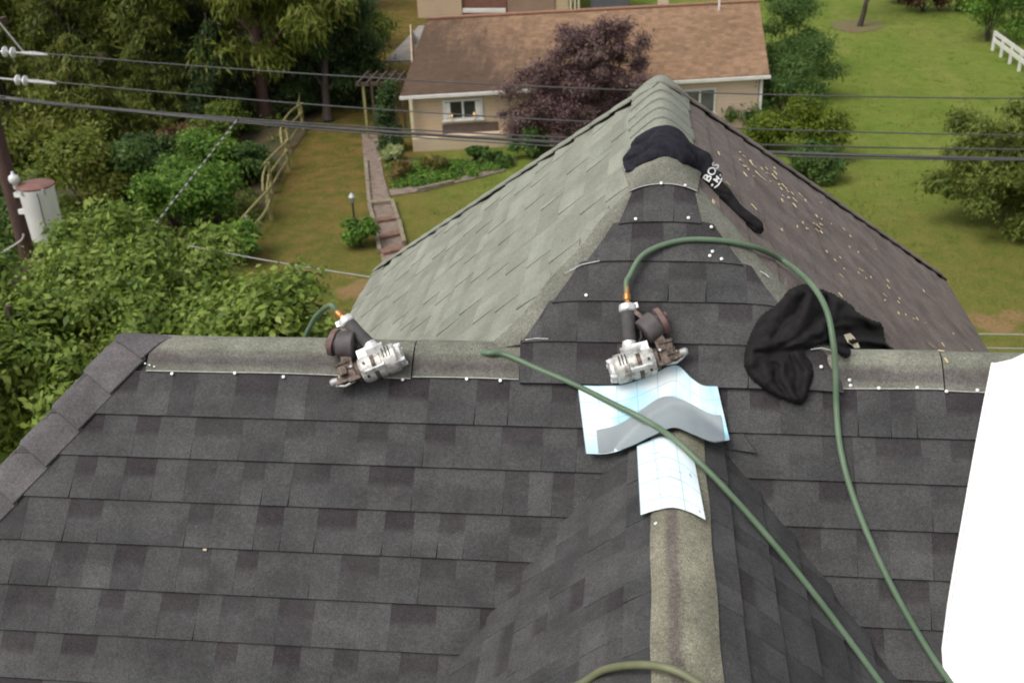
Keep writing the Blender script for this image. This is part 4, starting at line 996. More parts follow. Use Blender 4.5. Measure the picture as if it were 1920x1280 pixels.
crown_tree('woodland_tree', 'slender tree with a pale bare stem left of the woodland gap', (288, 207), (300, -30), 45, (2.6, 2.4, 2.2), 7000, (0.5, 0.15), LM['feather'], M['bark_pale'], 0.17, 24, 20, 0.8, 0.5, bend=0.9)
crown_tree('woodland_tree', 'thin crooked tree with a pale bare stem, left of its slender neighbour', (252, 165), (230, 5), 48.5, (2.2, 2.0, 2.2), 5000, (0.5, 0.15), LM['wood'], M['bark_pale'], 0.14, 25, 16, 0.8, 0.4, bend=1.2)
crown_tree('woodland_tree', 'big conifer with a red brown trunk and drooping light green branches', (497, 226), (480, -25), 43.0, (4.6, 3.2, 3.6), 17000, (0.65, 0.15), LM['feather'], simple('red_brown_bark', (0.11, 0.058, 0.042), (0.06, 0.034, 0.026), 7, 0.9, 0, 0.4, stretch=(4, 4, .7)), 0.30, 26, 40, 0.95, 0.75, low=-0.95)
crown_tree('woodland_tree', 'dark evergreen at the right end of the woodland beside the lawn', (615, 228), (622, 110), 45, (1.9, 1.8, 4.0), 15000, (0.42, 0.13), LM['hem'], M['bark_dark'], 0.2, 27, 40, 0.85, 0.5)
crown_tree('woodland_tree', 'blue green evergreen top at the right end of the woodland', None, (620, 30), 50, (2.7, 2.4, 3.2), 11000, (0.48, 0.16), LM['wood'], M['bark_dark'], 0.2, 28, 30, 0.95, 0.4)
for i, (px, py, yy, r_) in enumerate(((180, -60, 66, 5), (380, -90, 68, 5.5), (560, -70, 70, 4.5), (10, -60, 72, 6))):
    crown_tree('background_tree', ['dark tree deep in the woodland between the two pale stems and the corner', 'dark tree deep in the woodland behind the big conifer', 'dark tree deep in the woodland behind the blue green evergreen', 'dark tree deep in the far upper left corner of the woodland'][i], None, (px, py), yy, (r_, r_, r_ * 1.05), 11000, (0.6, 0.25), LM['hem'] if i % 2 else LM['wood'], M['bark_dark'], 0.3, 40 + i, 36, 1.4, 0.3)
def conifer(label, bpx, h, rb, n, mat, bark, sd, low=0.12, lean=(0, 0)):
    b = G(*bpx); r_ = random.Random(sd); cl = []; root = empty('conifer', b, label, 'tree', 'conifers of the woodland')
    g = Geo(); top = b + Vector((lean[0], lean[1], h)); g.tube([b, b.lerp(top, .5), top], [h * 0.022, h * 0.014, 0.03], 9)
    nw = int(h * 2.2)
    for i in range(nw):
        t = low + (1 - low) * i / nw; R_ = rb * (1 - t) ** 0.75 * r_.uniform(0.8, 1.1) + 0.25
        for k in range(r_.randint(5, 7)):
            a = r_.uniform(0, 6.28); s0 = b.lerp(top, t); L_ = R_ * r_.uniform(0.65, 1.15)
            tip = s0 + Vector((math.cos(a) * L_, math.sin(a) * L_, -0.32 * L_ - r_.uniform(0, .3))); mid = s0.lerp(tip, .55) + Vector((0, 0, 0.16 * L_))
            g.tube([s0, mid, tip], [0.035, 0.022, 0.008], 5)
            for f in (0.35, 0.62, 0.9):
                q = s0.lerp(mid, f * 1.6) if f < .6 else mid.lerp(tip, (f - .55) * 2.2); cl.append((q - Vector((0, 0, 0.12)), (0.20 + 0.16 * L_, 0.20 + 0.16 * L_, 0.16 + 0.07 * L_)))
    g.build('trunk', bark, root, 60)
    link('crown', quads_mesh('crown', leaf_arrays(cl, n, 0.30, 0.075, sd, 0.7, 0.4, 0.0)), mat, root)
LM['con'] = leaf_mat('needle_olive', [(0.045, 0.068, 0.012), (0.110, 0.145, 0.024), (0.175, 0.205, 0.036), (0.24, 0.24, 0.055)], 0.5)
LM['con_dark'] = leaf_mat('needle_deep', [(0.018, 0.036, 0.010), (0.045, 0.078, 0.020), (0.085, 0.125, 0.034)], 0.5)
CON = [((150, 205), 8.0, 3.2, 'con', 'drooping olive conifer left of the pale stems'), ((365, 180), 9.0, 3.0, 'con_dark', 'deep green conifer between the pale stems and the red brown trunk'), ((440, 150), 10.0, 3.2, 'con', 'drooping olive conifer behind the red brown trunk'), ((560, 170), 9.5, 2.8, 'con_dark', 'deep green conifer behind the far end of the fence'),
       ((30, 190), 8.5, 3.2, 'con', 'drooping olive conifer behind the insulators'), ((60, 110), 10.0, 3.4, 'con', 'olive conifer high in the upper left corner'), ((270, 110), 9.0, 3.0, 'con_dark', 'deep green conifer behind the pale stems'), ((650, 95), 8.5, 2.4, 'con_dark', 'deep green conifer at the edge of the lawn near the neighbouring house'), ((185, 300), 5.5, 2.4, 'con', 'short olive conifer right above the transformer'), ((300, 235), 6.5, 2.2, 'con', 'olive conifer at the foot of the pale stems'), ((420, 240), 5.0, 1.9, 'con_dark', 'short deep green conifer left of the red brown trunk'), ((40, 300), 6.0, 2.6, 'con', 'short olive conifer at the left edge behind the pole')]
for i, (bpx, h_, rb, mt, lab) in enumerate(CON): conifer(lab, bpx, h_, rb, 17000, LM[mt], M['bark_dark'], 500 + i)
UND = [((330, 425), (1.7, 1.5, 1.5), 'under', 'bright green woodland bush under the striped wire'), ((395, 420), (1.5, 1.4, 1.4), 'under', 'bright green woodland bush beside the rail fence'), ((400, 345), (1.5, 1.4, 1.5), 'under', 'green woodland bush behind the brightest bushes'),
       ((250, 385), (1.8, 1.5, 1.7), 'dark', 'dark green bush right of the transformer'), ((440, 490), (1.0, 1.0, 0.9), 'under', 'low green bush at the near end of the rail fence'), ((470, 345), (0.9, 1.0, 1.0), 'dark', 'dark green bush leaning on the rail fence'),
       ((160, 395), (1.8, 1.6, 1.9), 'feather', 'light green bush close behind the transformer'), ((345, 290), (1.2, 1.2, 0.9), 'dead', 'dead brown brush on the woodland floor'), ((420, 262), (1.6, 1.4, 1.0), 'wood', 'olive bush at the foot of the conifer trunk'),
       ((560, 215), (1.3, 1.1, 0.9), 'hem', 'dark low bush at the far end of the rail fence'), ((235, 268), (1.3, 1.3, 1.1), 'feather', 'light green bush at the foot of the pale stems'), ((470, 185), (2.0, 1.6, 1.3), 'dead', 'reddish brown brush behind the conifer trunk'),
       ((390, 175), (1.8, 1.6, 1.5), 'wood', 'olive bush between the pale stems and the conifer'), ((300, 340), (1.4, 1.3, 1.2), 'hem', 'dark bush in the shade of the woodland'), ((20, 560), (2.2, 1.8, 2.4), 'dark', 'dark green bush behind the leafy trees at the left edge'), ((520, 180), (1.6, 1.3, 1.4), 'hem', 'dark bush right of the conifer trunk'), ((340, 130), (2.4, 2.0, 2.2), 'hem', 'dark bush deep in the woodland between the stems')]
for i, (px, rad, mt, lab) in enumerate(UND):
    shrub('woodland_bush', lab, 'bush', G(*px), rad, 5200, (0.26, 0.13), LM[mt], 200 + i, 'woodland bushes', 14, 0.15)
# low undergrowth over the woodland floor
ru = np.random.default_rng(31); cl = []
while len(cl) < 700:
    px_, py_ = ru.uniform(-120, 690), ru.uniform(0, 500)
    if px_ < 470 + (500 - py_) * 0.36 - 20 and px_ < 655 and not (330 < px_ < 560 and 150 < py_ < 300 and ru.random() < 0.75): p = G(px_, py_); k_ = ru.uniform(0.25, 0.7); cl.append((p + Vector((0, 0, 0.12)), (k_, k_, k_ * 0.6)))
o = link('undergrowth', quads_mesh('undergrowth', leaf_arrays(cl, 60000, 0.20, 0.09, 31, 0.1)), LM['wood']); tag(o, 'low leafy undergrowth covering the woodland floor', 'undergrowth', None, 'stuff')
# right of the house
RS = [((1482, 138), (2.1, 1.8, 2.6), 'dark', 'tall grey green shrub at the far corner of the neighbouring house'), ((1490, 185), (2.0, 1.7, 2.0), 'dark', 'round grey green shrub beside the house wall'), ((1470, 232), (2.1, 1.6, 1.7), 'dark', 'dark rounded shrub below the downspout'),
      ((1380, 232), (1.5, 1.1, 0.9), 'dark', 'low spiky shrub under the right window'), ((1437, 283), (1.25, 1.1, 1.0), 'yellow', 'smaller yellow green shrub, left of the pair'), ((1522, 300), (1.6, 1.3, 1.6), 'yellow', 'larger yellow green shrub, right of the pair'), ((1520, 338), (1.3, 1.1, 0.9), 'dark', 'low dark green shrub in front of the yellow green pair')]
for i, (px, rad, mt, lab) in enumerate(RS):
    shrub('garden_shrub', lab, 'shrub', G(*px), rad, 6500, (0.20, 0.10), LM[mt], 300 + i, 'shrubs along the house', 16, 0.1)
b = G(1925, 430); c = b + Vector((0, 0, 2.3))
tree('leafy_tree', 'loose olive green tree at the right edge of the lawn', 'tree', b, clumps(c, (3.2, 2.5, 2.8), 120, 0.52, 77, -0.95, 0.05), 105000, (0.17, 0.062), LM['right'], M['bark_dark'], 0.11, None, None, 77, 0.35, 26, 0.1)
for i, (px, rad, mt, lab) in enumerate((((1850, 78), (2.6, 2.2, 2.9), 'under', 'green spreading shrub in the upper right corner'), ((1730, 22), (1.6, 1.3, 1.2), 'red', 'red brown shrub at the top edge of the lawn'), ((1905, 48), (2.0, 2.0, 2.2), 'dark', 'green shrub behind the white rail'), ((1795, 20), (1.4, 1.3, 1.5), 'wood', 'olive shrub between the red one and the corner'), ((1685, 5), (1.2, 1.1, 0.9), 'wood', 'small olive shrub left of the red brown one'), ((1462, 12), (1.8, 1.6, 1.6), 'hem', 'dark hedge behind the right end of the house roof'))):
    shrub('lawn_shrub', lab, 'shrub', G(*px), rad, 5200, (0.28, 0.13), LM[mt], 340 + i, 'shrubs around the far lawn', 14, 0.15)
# slim tree on the far lawn (crown above the picture)
b = G(1612, 50); cl = clumps(b + Vector((1.0, 1.5, 5.6)), (2.6, 2.6, 1.7), 24, 0.8, 9)
root = empty('lawn_tree', b, 'slim dark trunk of a tree standing on the far lawn', 'tree'); g = Geo()
g.tube(catmull([b, b + Vector((0.15, 0, 0.8)), b + Vector((0.25, 0, 1.5)), b + Vector((0.9, 0.6, 2.6)), b + Vector((1.3, 1.0, 4.2))], 4), [.2, .17, .16, .15, .15, .14, .14, .13, .13, .12, .12, .1, .1, .09, .08, .07, .06], 9)
g.tube(catmull([b + Vector((0.3, 0, 1.6)), b + Vector((1.2, .1, 2.0)), b + Vector((2.4, .2, 2.6))], 4), [.1, .09, .09, .08, .08, .07, .06, .05, .04], 7)
g.tube(catmull([b + Vector((0.2, 0, 1.4)), b + Vector((0.1, .3, 2.6)), b + Vector((-.4, .8, 4.4))], 4), [.1, .09, .09, .08, .08, .07, .06, .05, .04], 7)
g.build('trunk', M['bark_dark'], root, 60); link('crown', quads_mesh('crown', leaf_arrays(cl, 6000, 0.3, 0.14, 9)), LM['wood'], root)
# purple leaved tree before the house
c = Yp(1090, 160, 38.3); cl = clumps(c, (3.35, 2.2, 2.65), 130, 0.5, 12, -0.9, 0.1) + clumps(Yp(985, 225, 38.2), (1.1, 1.0, 0.9), 10, 0.45, 13)
tree('plum_tree', 'purple leaved tree standing in front of the neighbouring house', 'tree', G(1062, 292), cl, 105000, (0.115, 0.05), LM['plum'], M['bark_dark'], 0.13, None, None, 12, 0.15, 30, 0.15, 0.15)
# columnar evergreen and garden plants
b = G(737, 282); cl = [(b + Vector((random.uniform(-.2, .2), random.uniform(-.2, .2), 0.3 + 0.28 * k)), (0.55 - 0.028 * k, 0.5 - 0.028 * k, 0.4)) for k in range(9)]
tree('columnar_evergreen', 'dark columnar evergreen at the left corner of the house', 'tree', b, cl, 6000, (0.16, 0.07), LM['hem'], M['bark_dark'], 0.08, None, None, 15, 0.0, 4, 0.4)
shrub('garden_plant', 'small bright green bush beside the garden lamp', 'shrub', G(676, 462), (0.6, 0.55, 0.8), 3800, (0.14, 0.08), LM['under'], 401, None, 18, 0.0, 0.55)
shrub('garden_plant', 'cream variegated plant clump at the head of the walk', 'plant', G(737, 302), (0.6, 0.5, 0.45), 1500, (0.26, 0.07), LM['pale'], 402, None, 8)
shrub('garden_plant', 'tawny ornamental grass clump in the garden bed, left one', 'plant', G(755, 335), (0.6, 0.5, 0.4), 1100, (0.34, 0.04), leaf_mat('grass_tawny', [(0.12, 0.12, 0.03), (0.22, 0.17, 0.05), (0.28, 0.2, 0.07)], 2), 403, 'tawny grasses in the bed', 8)
shrub('garden_plant', 'tawny green grass clump in the garden bed, right one', 'plant', G(818, 322), (0.7, 0.5, 0.4), 1100, (0.34, 0.04), leaf_mat('grass_tawny_green', [(0.09, 0.12, 0.025), (0.17, 0.16, 0.04), (0.2, 0.17, 0.05)], 2), 404, 'tawny grasses in the bed', 8)
for i, (px, rad) in enumerate((((890, 306), (0.9, 0.5, 0.45)), ((1000, 296), (1.2, 0.7, 0.8)), ((930, 310), (0.8, 0.5, 0.4)))):
    shrub('garden_plant', ['low green plants below the house foundation', 'dark green plants under the purple tree', 'low green plants at the end of the side walk'][i], 'plant', G(*px), rad, 2200, (0.16, 0.08), LM['dark'], 410 + i, 'low plants before the house', 9)
# ground cover in the bed
r = np.random.default_rng(5); poly = [(730, 305), (940, 302), (960, 308), (880, 330), (790, 346), (745, 350)]
def inside(x, y):
    c_ = False; j = len(poly) - 1
    for i in range(len(poly)):
        if (poly[i][1] > y) != (poly[j][1] > y) and x < (poly[j][0] - poly[i][0]) * (y - poly[i][1]) / (poly[j][1] - poly[i][1]) + poly[i][0]: c_ = not c_
        j = i
    return c_
cl = []
while len(cl) < 120:
    x, y = r.uniform(730, 960), r.uniform(302, 350)
    if inside(x, y): p = Zp(x, y, ZG + 0.1); cl.append((p, (0.3, 0.3, 0.14)))
o = link('ground_cover', quads_mesh('ground_cover', leaf_arrays(cl, 9000, 0.12, 0.07, 9)), LM['under']); tag(o, 'green ground cover filling the bed below the house', 'ground cover', None, 'stuff')
# tufts of longer grass on the lawns
cl = []
for _ in range(9000):
    x, y = r.uniform(-16, 26), r.uniform(20, 66)
    if x > -13 and not (-10.5 < x < 6 and 39 < y < 53) and not (-11.8 < x < -7.3 and 24 < y < 40): cl.append((Vector((x, y, ZG + 0.015)), (0.5, 0.5, 0.02)))
o = link('grass', quads_mesh('grass', leaf_arrays(cl, 60000, 0.10, 0.022, 19, 0, 0.1, 0.0)), leaf_mat('grass_blade', [(0.12, 0.16, 0.024), (0.165, 0.205, 0.036), (0.22, 0.235, 0.06)], 0.3)); tag(o, 'short mown grass of the lawns', 'grass', None, 'stuff')

# ------------------------------------------------------------------ neighbouring house
ZE = -9.14; WT = 2.26
def wall_mat(name, a, b):
    m, nt, bs = new_mat(name); bs.inputs['Roughness'].default_value = 0.75
    geo = nt.nodes.new('ShaderNodeNewGeometry'); sp = nt.nodes.new('ShaderNodeSeparateXYZ'); nt.links.new(geo.outputs['Position'], sp.inputs[0])
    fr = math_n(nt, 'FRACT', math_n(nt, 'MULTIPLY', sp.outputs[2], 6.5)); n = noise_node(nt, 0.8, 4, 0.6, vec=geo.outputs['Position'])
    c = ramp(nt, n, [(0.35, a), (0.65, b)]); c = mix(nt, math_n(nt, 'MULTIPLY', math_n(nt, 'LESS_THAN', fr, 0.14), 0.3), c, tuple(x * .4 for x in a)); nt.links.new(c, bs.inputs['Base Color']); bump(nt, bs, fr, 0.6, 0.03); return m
def roof_mat():
    m, nt, b = new_mat('brown_asphalt_roof'); b.inputs['Roughness'].default_value = 0.92; b.inputs['Specular IOR Level'].default_value = 0.2
    tc = nt.nodes.new('ShaderNodeTexCoord'); n1 = noise_node(nt, 0.30, 4, 0.6); n2 = noise_node(nt, 2.4, 5, 0.7); n3 = noise_node(nt, 16, 2, 0.7, stretch=(0.35, 1, 1))
    c = ramp(nt, n1, [(0.3, (0.165, 0.100, 0.056)), (0.5, (0.240, 0.148, 0.088)), (0.7, (0.300, 0.190, 0.120))])
    c = mix(nt, 0.5, c, ramp(nt, n2, [(0.3, (0.16, 0.10, 0.056)), (0.7, (0.34, 0.21, 0.135))]))
    c = mix(nt, 1.0, c, ramp(nt, n3, [(0.3, (0.8,) * 3), (0.7, (1.18,) * 3)]), 'MULTIPLY')
    sp = nt.nodes.new('ShaderNodeSeparateXYZ'); nt.links.new(tc.outputs['UV'], sp.inputs[0])
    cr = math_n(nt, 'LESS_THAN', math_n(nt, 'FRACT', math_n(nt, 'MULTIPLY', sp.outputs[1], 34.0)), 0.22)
    tb = nt.nodes.new('ShaderNodeTexWhiteNoise'); tb.noise_dimensions = '2D'; cx = nt.nodes.new('ShaderNodeCombineXYZ'); nt.links.new(math_n(nt, 'FLOOR', math_n(nt, 'MULTIPLY', sp.outputs[0], 52.0)), cx.inputs[0]); nt.links.new(math_n(nt, 'FLOOR', math_n(nt, 'MULTIPLY', sp.outputs[1], 34.0)), cx.inputs[1]); nt.links.new(cx.outputs[0], tb.inputs['Vector'])
    c = mix(nt, 1.0, c, ramp(nt, tb.outputs['Value'], [(0.0, (0.84,) * 3), (1.0, (1.14,) * 3)]), 'MULTIPLY')
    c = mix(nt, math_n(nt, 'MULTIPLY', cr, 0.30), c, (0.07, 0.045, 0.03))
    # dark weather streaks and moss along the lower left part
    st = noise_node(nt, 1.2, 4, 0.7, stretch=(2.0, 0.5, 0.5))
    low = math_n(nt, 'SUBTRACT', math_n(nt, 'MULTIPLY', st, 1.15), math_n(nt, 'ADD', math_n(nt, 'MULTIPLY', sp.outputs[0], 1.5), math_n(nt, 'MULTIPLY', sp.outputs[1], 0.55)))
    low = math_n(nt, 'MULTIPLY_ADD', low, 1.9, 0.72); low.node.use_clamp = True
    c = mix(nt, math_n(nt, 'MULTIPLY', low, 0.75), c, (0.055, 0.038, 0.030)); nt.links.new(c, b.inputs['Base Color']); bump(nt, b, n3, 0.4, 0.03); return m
M['wallA'] = wall_mat('tan_siding', (0.62, 0.47, 0.32), (0.55, 0.42, 0.29)); M['wallB'] = wall_mat('pink_beige_siding', (0.74, 0.55, 0.43), (0.66, 0.49, 0.38))
M['trim'] = simple('white_trim', (0.72, 0.71, 0.67), (0.62, 0.6, 0.55), 3, 0.6)
M['cream'] = simple('cream_trim', (0.60, 0.53, 0.36), (0.52, 0.45, 0.3), 3, 0.6)
M['glass'] = simple('dark_window_glass', (0.020, 0.022, 0.022), (0.045, 0.048, 0.045), 1.2, 0.12)
M['pane'] = simple('curtained_glass', (0.13, 0.14, 0.12), (0.085, 0.09, 0.08), 1.5, 0.15)
M['roofb'] = roof_mat(); M['brownp'] = simple('brown_panel', (0.105, 0.075, 0.060), (0.085, 0.06, 0.05), 4, 0.8)
M['found'] = wall_mat('tan_foundation', (0.68, 0.54, 0.39), (0.6, 0.47, 0.34))
eL, eR = Zp(750, 183, ZE), Zp(1446, 143, ZE); e1 = (eR - eL); LEN = e1.length; e1.normalize(); e2 = Vector((-e1.y, e1.x, 0)); ez = Vector((0, 0, 1))
ZR = ZE + 1.75; rm = Zp(1115, 19, ZR); DEP = (rm - eL).dot(e2)
def hp(a, d, z): return eL + e1 * a + e2 * d + ez * (z - ZE)
neigh = empty('neighbour_house', gnd(hp(LEN / 2, DEP, ZE)), 'single storey house with a brown shingle roof and tan walls', 'house')
def hbox(name, a0, a1, d0, d1, z0, z1, mat, par=neigh, M_=None):
    g = Geo(); v = [hp(a, d, z) for z in (z0, z1) for a, d in ((a0, d0), (a1, d0), (a1, d1), (a0, d1))]
    g.add(v, [(3, 2, 1, 0), (4, 5, 6, 7), (0, 1, 5, 4), (1, 2, 6, 5), (2, 3, 7, 6), (3, 0, 4, 7)]); return g.build(name, mat, par)
rL = (Zp(800, 30, ZR) - eL).dot(e1); rR = (Zp(1432, 8, ZR) - eL).dot(e1)
g = Geo(); TH = 0.14
A0, A1, B0, B1 = hp(0, 0.22, ZE + 0.03), hp(LEN, 0.22, ZE + 0.03), hp(rL, DEP, ZR), hp(rR, DEP, ZR); C0, C1 = hp(rL * 2, DEP * 2, ZE), hp(LEN + (rR - LEN) * 2, DEP * 2, ZE)
d = Vector((0, 0, -TH))
g.add([A0, A1, B1, B0, C0, C1, A0 + d, A1 + d, B1 + d, B0 + d, C0 + d, C1 + d], [(0, 1, 2, 3), (3, 2, 5, 4), (7, 6, 9, 8), (8, 9, 10, 11), (0, 6, 7, 1), (0, 3, 9, 6), (3, 4, 10, 9), (1, 7, 8, 2), (2, 8, 11, 5), (4, 5, 11, 10)])
me = g.mesh('roof'); uvl = me.uv_layers.new(name='UVMap')
UVV = {0: (0, 0), 1: (1, 0), 2: (1, 1), 3: (0, 1), 4: (0, 0), 5: (1, 0), 6: (0, 0), 7: (1, 0), 8: (1, 1), 9: (0, 1), 10: (0, 0), 11: (1, 0)}
for lp in me.loops: uvl.data[lp.index].uv = UVV[lp.vertex_index]
roof = link('roof', me, M['roofb'], neigh)
g = Geo(); g.bar(B0 + ez * .03, B1 + ez * .03, 0.3, 0.07); g.build('ridge_cap', simple('orange_brown_cap', (0.32, 0.16, 0.10), (0.25, 0.13, 0.085), 3, 0.9), roof)
g = Geo(); q = hp(LEN * 0.955, DEP * 0.90, ZE + 1.75 * .90); g.tube([q - ez * .1, q + ez * .55], 0.05, 8); g.build('vent_pipe', M['trim'], roof)
hbox('gutter', -0.03, LEN + 0.03, 0.10, 0.217, ZE - 0.13, ZE - 0.01, M['trim'])
hbox('wall', 0.45, 6.2, 0.45, DEP * 2 - .5, ZG, ZE - 0.10, M['wallA'])
hbox('wall', 6.21, LEN - 0.35, 0.42, DEP * 2 - .5, ZG, ZE - 0.10, M['wallB'])
hbox('foundation', 0.35, 4.4, -0.05, 0.448, ZG, ZG + 0.55, M['found'])
# gable ends above the walls
for a in (0.5, LEN - 0.4):
    g = Geo(); g.add([hp(a, 0.5, ZE - 0.1), hp(a, DEP * 2 - .5, ZE - .1), hp(a, DEP, ZR - 0.2), hp(a + .05, 0.5, ZE - 0.1), hp(a + .05, DEP * 2 - .5, ZE - .1), hp(a + .05, DEP, ZR - 0.2)], [(0, 1, 2), (5, 4, 3), (0, 3, 4, 1), (1, 4, 5, 2), (2, 5, 3, 0)]); g.build('gable', M['wallA'], neigh)
def at_wall(px, py, dd): # along-house coordinate and height of a sight line on the plane dd metres behind the eave
    dr = ray(px, py); t = ((eL + e2 * dd) - CAM).dot(e2) / dr.dot(e2); p = CAM + dr * t; return (p - eL).dot(e1), p.z
def window(pa, pb, panes, gm, dd=0.45):
    a0, z1 = at_wall(*pa, dd); a1, z0 = at_wall(*pb, dd); w = hbox('window', a0, a1, dd - 0.06, dd - 0.002, z0, z1, M['trim']); n = panes
    for i in range(n):
        s0 = a0 + 0.09 + (a1 - a0 - 0.09) * i / n; s1 = a0 + (a1 - a0 - 0.09) * (i + 1) / n; hbox('pane', s0, s1, dd - 0.075, dd - 0.063, z0 + 0.09, z1 - 0.08, gm, w)
    hbox('sill', a0 - 0.06, a1 + 0.06, dd - 0.14, dd - 0.062, z0 - 0.06, z0 - 0.001, M['trim'], w); return w, a0, a1, z0, z1
w1, a0, a1, z0, z1 = window((829, 188), (906, 221), 2, M['glass'])
window((1282, 168), (1340, 212), 2, M['pane'], 0.42)
for f in (0.12, 0.88):                         # drawn curtains beside the left panes
    aa = a0 + (a1 - a0) * f; hbox('curtain', aa - 0.11, aa + 0.11, 0.45 - 0.082, 0.45 - 0.077, z0 + 0.1, z1 - 0.1, M['trim'], w1)
M['flame'], nt, bs = new_mat('candle_bulb'); bs.inputs['Emission Color'].default_value = (1, 0.55, 0.2, 1); bs.inputs['Emission Strength'].default_value = 0.6; bs.inputs['Base Color'].default_value = (0.8, 0.5, 0.2, 1)
for i, px in enumerate((847, 889)):
    aa, zz = at_wall(px, 214, 0.30); root = empty('candle_lamp', hp(aa, 0.30, z0), ['electric candle in the left pane of the lit window', 'electric candle in the right pane of the lit window'][i], 'lamp', 'window candles')
    g = Geo(); b_ = hp(aa, 0.30, z0 - 0.0); g.lathe([(0.06, 0), (0.05, 0.03), (0.025, 0.04), (0.025, 0.16)], T(*b_), 10); g.build('candle', M['cream'], root)
    g = Geo(); g.lathe([(0.02, 0.16), (0.045, 0.20), (0.03, 0.27), (0.004, 0.31)], T(*b_), 10); g.build('bulb', M['flame'], root, 60)
a0, z1_ = at_wall(829, 234, 0.45); a1, z0_ = at_wall(935, 268, 0.45)
hbox('lower_panel', a0, a1, 0.40, 0.447, z0_, z1_, M['brownp'])
a0, _z = at_wall(771, 200, 0.15); g = Geo(); g.bar(hp(a0, 0.17, ZG + 0.56), hp(a0, 0.17, ZE - 0.14), 0.13); g.build('porch_post', M['cream'], neigh)
a0, _z = at_wall(1426, 180, 0.36); g = Geo(); g.bar(hp(a0, 0.36, ZG + 0.1), hp(a0, 0.36, ZE - 0.16), 0.12, 0.10); g.build('downspout', M['trim'], neigh)
# taller building behind it: only its foot shows above the ridge
pl = Zp(782, 55, ZE - 0.4); rear = empty('rear_building', gnd(pl), 'taller beige building whose lower walls show behind the brown roof', 'building')
YR = hp(0, DEP * 2 + 1.5, 0)
def rb(name, pa, pb, y, dep, z0, z1, mat):
    x0, x1 = Yp(pa, 5, y).x, Yp(pb, 5, y).x; g = Geo(); g.box(((x0 + x1) / 2, y + dep / 2, (z0 + z1) / 2), (x1 - x0, dep, z1 - z0)); return g.build(name, mat, rear)
yb = pl.y + 13
rb('wall', 782, 865, yb, 9, ZG, ZG + 6.2, M['wallA']); rb('brick_wall', 866, 950, yb + 0.2, 8.8, ZG, ZG + 6.1, simple('red_brick_wall', (0.16, 0.075, 0.05), (0.21, 0.10, 0.07), 3, 0.9)); rb('panel_wall', 951, 1040, yb - .1, 9, ZG, ZG + 6.1, simple('clay_panel', (0.29, 0.19, 0.14), (0.25, 0.16, 0.12), 2, 0.9)); rb('wall', 1041, 1066, yb, 9, ZG, ZG + 6, M['wallA'])
for px in (1070, 1078, 1085): x = Yp(px, 5, yb - .4).x; g = Geo(); g.bar((x, yb - .4, ZG), (x, yb - .4, ZG + 6), 0.12); g.build('post', M['cream'], rear)
g = Geo(); g.box((sum(Yp(p, 5, yb + 4).x for p in (782, 1066)) / 2, yb + 4.5, ZG + 6.35), (13.5, 10, 0.3)); g.build('roof', M['roofb'], rear)
b0, b1 = Yp(868, 20, yb - 1.0), Yp(948, 20, yb - 1.0); g = Geo(); g.bar(b0, b1, 0.25, 0.22); g.build('white_ledge', M['trim'], rear)
# low corner roof left of the brown roof
q = Zp(762, 108, ZE - 0.5); g = Geo(); g.add([q + Vector((-.9, -.6, 0)), q + Vector((1.6, -.6, 0)), q + Vector((1.6, 3, 0.9)), q + Vector((0.1, 3, .9)), q + Vector((-.9, -.6, -.12)), q + Vector((1.6, -.6, -.12)), q + Vector((1.6, 3, 0.78)), q + Vector((0.1, 3, .78))], [(0, 1, 2, 3), (7, 6, 5, 4), (0, 4, 5, 1), (1, 5, 6, 2), (2, 6, 7, 3), (3, 7, 4, 0)]); g.build('porch_roof', simple('grey_porch_roof', (0.3, 0.28, 0.25), (0.24, 0.22, 0.2), 3, .9), rear)
g = Geo(); g.bar(q + Vector((-.7, -.4, -.12)), Vector((q.x - .7, q.y - .4, ZG)), 0.12); g.build('post', M['cream'], rear)
# grey shed and white post behind the ridge
x0, x1 = Yp(1108, 5, 66).x, Yp(1178, 5, 66).x; shed = empty('garden_shed', ((x0 + x1) / 2, 67.5, ZG), 'dark grey shed behind the ridge of the brown roof', 'shed')
g = Geo(); g.box(((x0 + x1) / 2, 67.5, ZG + 1.2), (x1 - x0, 3, 2.4)); g.build('wall', simple('slate_grey_boards', (0.10, 0.10, 0.115), (0.08, 0.08, 0.095), 3, .8), shed)
g = Geo(); g.add([((x0) - .2, 65.8, ZG + 2.41), (x1 + .2, 65.8, ZG + 2.41), (x1 + .2, 69.2, ZG + 2.41), (x0 - .2, 69.2, ZG + 2.41), (x0 - .2, 67.5, ZG + 3.1), (x1 + .2, 67.5, ZG + 3.1)], [(0, 1, 5, 4), (2, 3, 4, 5), (1, 2, 5), (3, 0, 4), (3, 2, 1, 0)]); g.build('roof', M['deck'], shed)
p = Yp(1243, 8, 60); g = Geo(); g.box((p.x, 60, (ZG + 3.4 + ZG) / 2), (0.62, 0.5, 3.4)); g.box((p.x, 60, ZG + 3.46), (0.8, 0.66, 0.12)); tag(g.build('masonry_pillar', M['wallB']), 'pale masonry pillar standing behind the brown roof ridge', 'pillar')

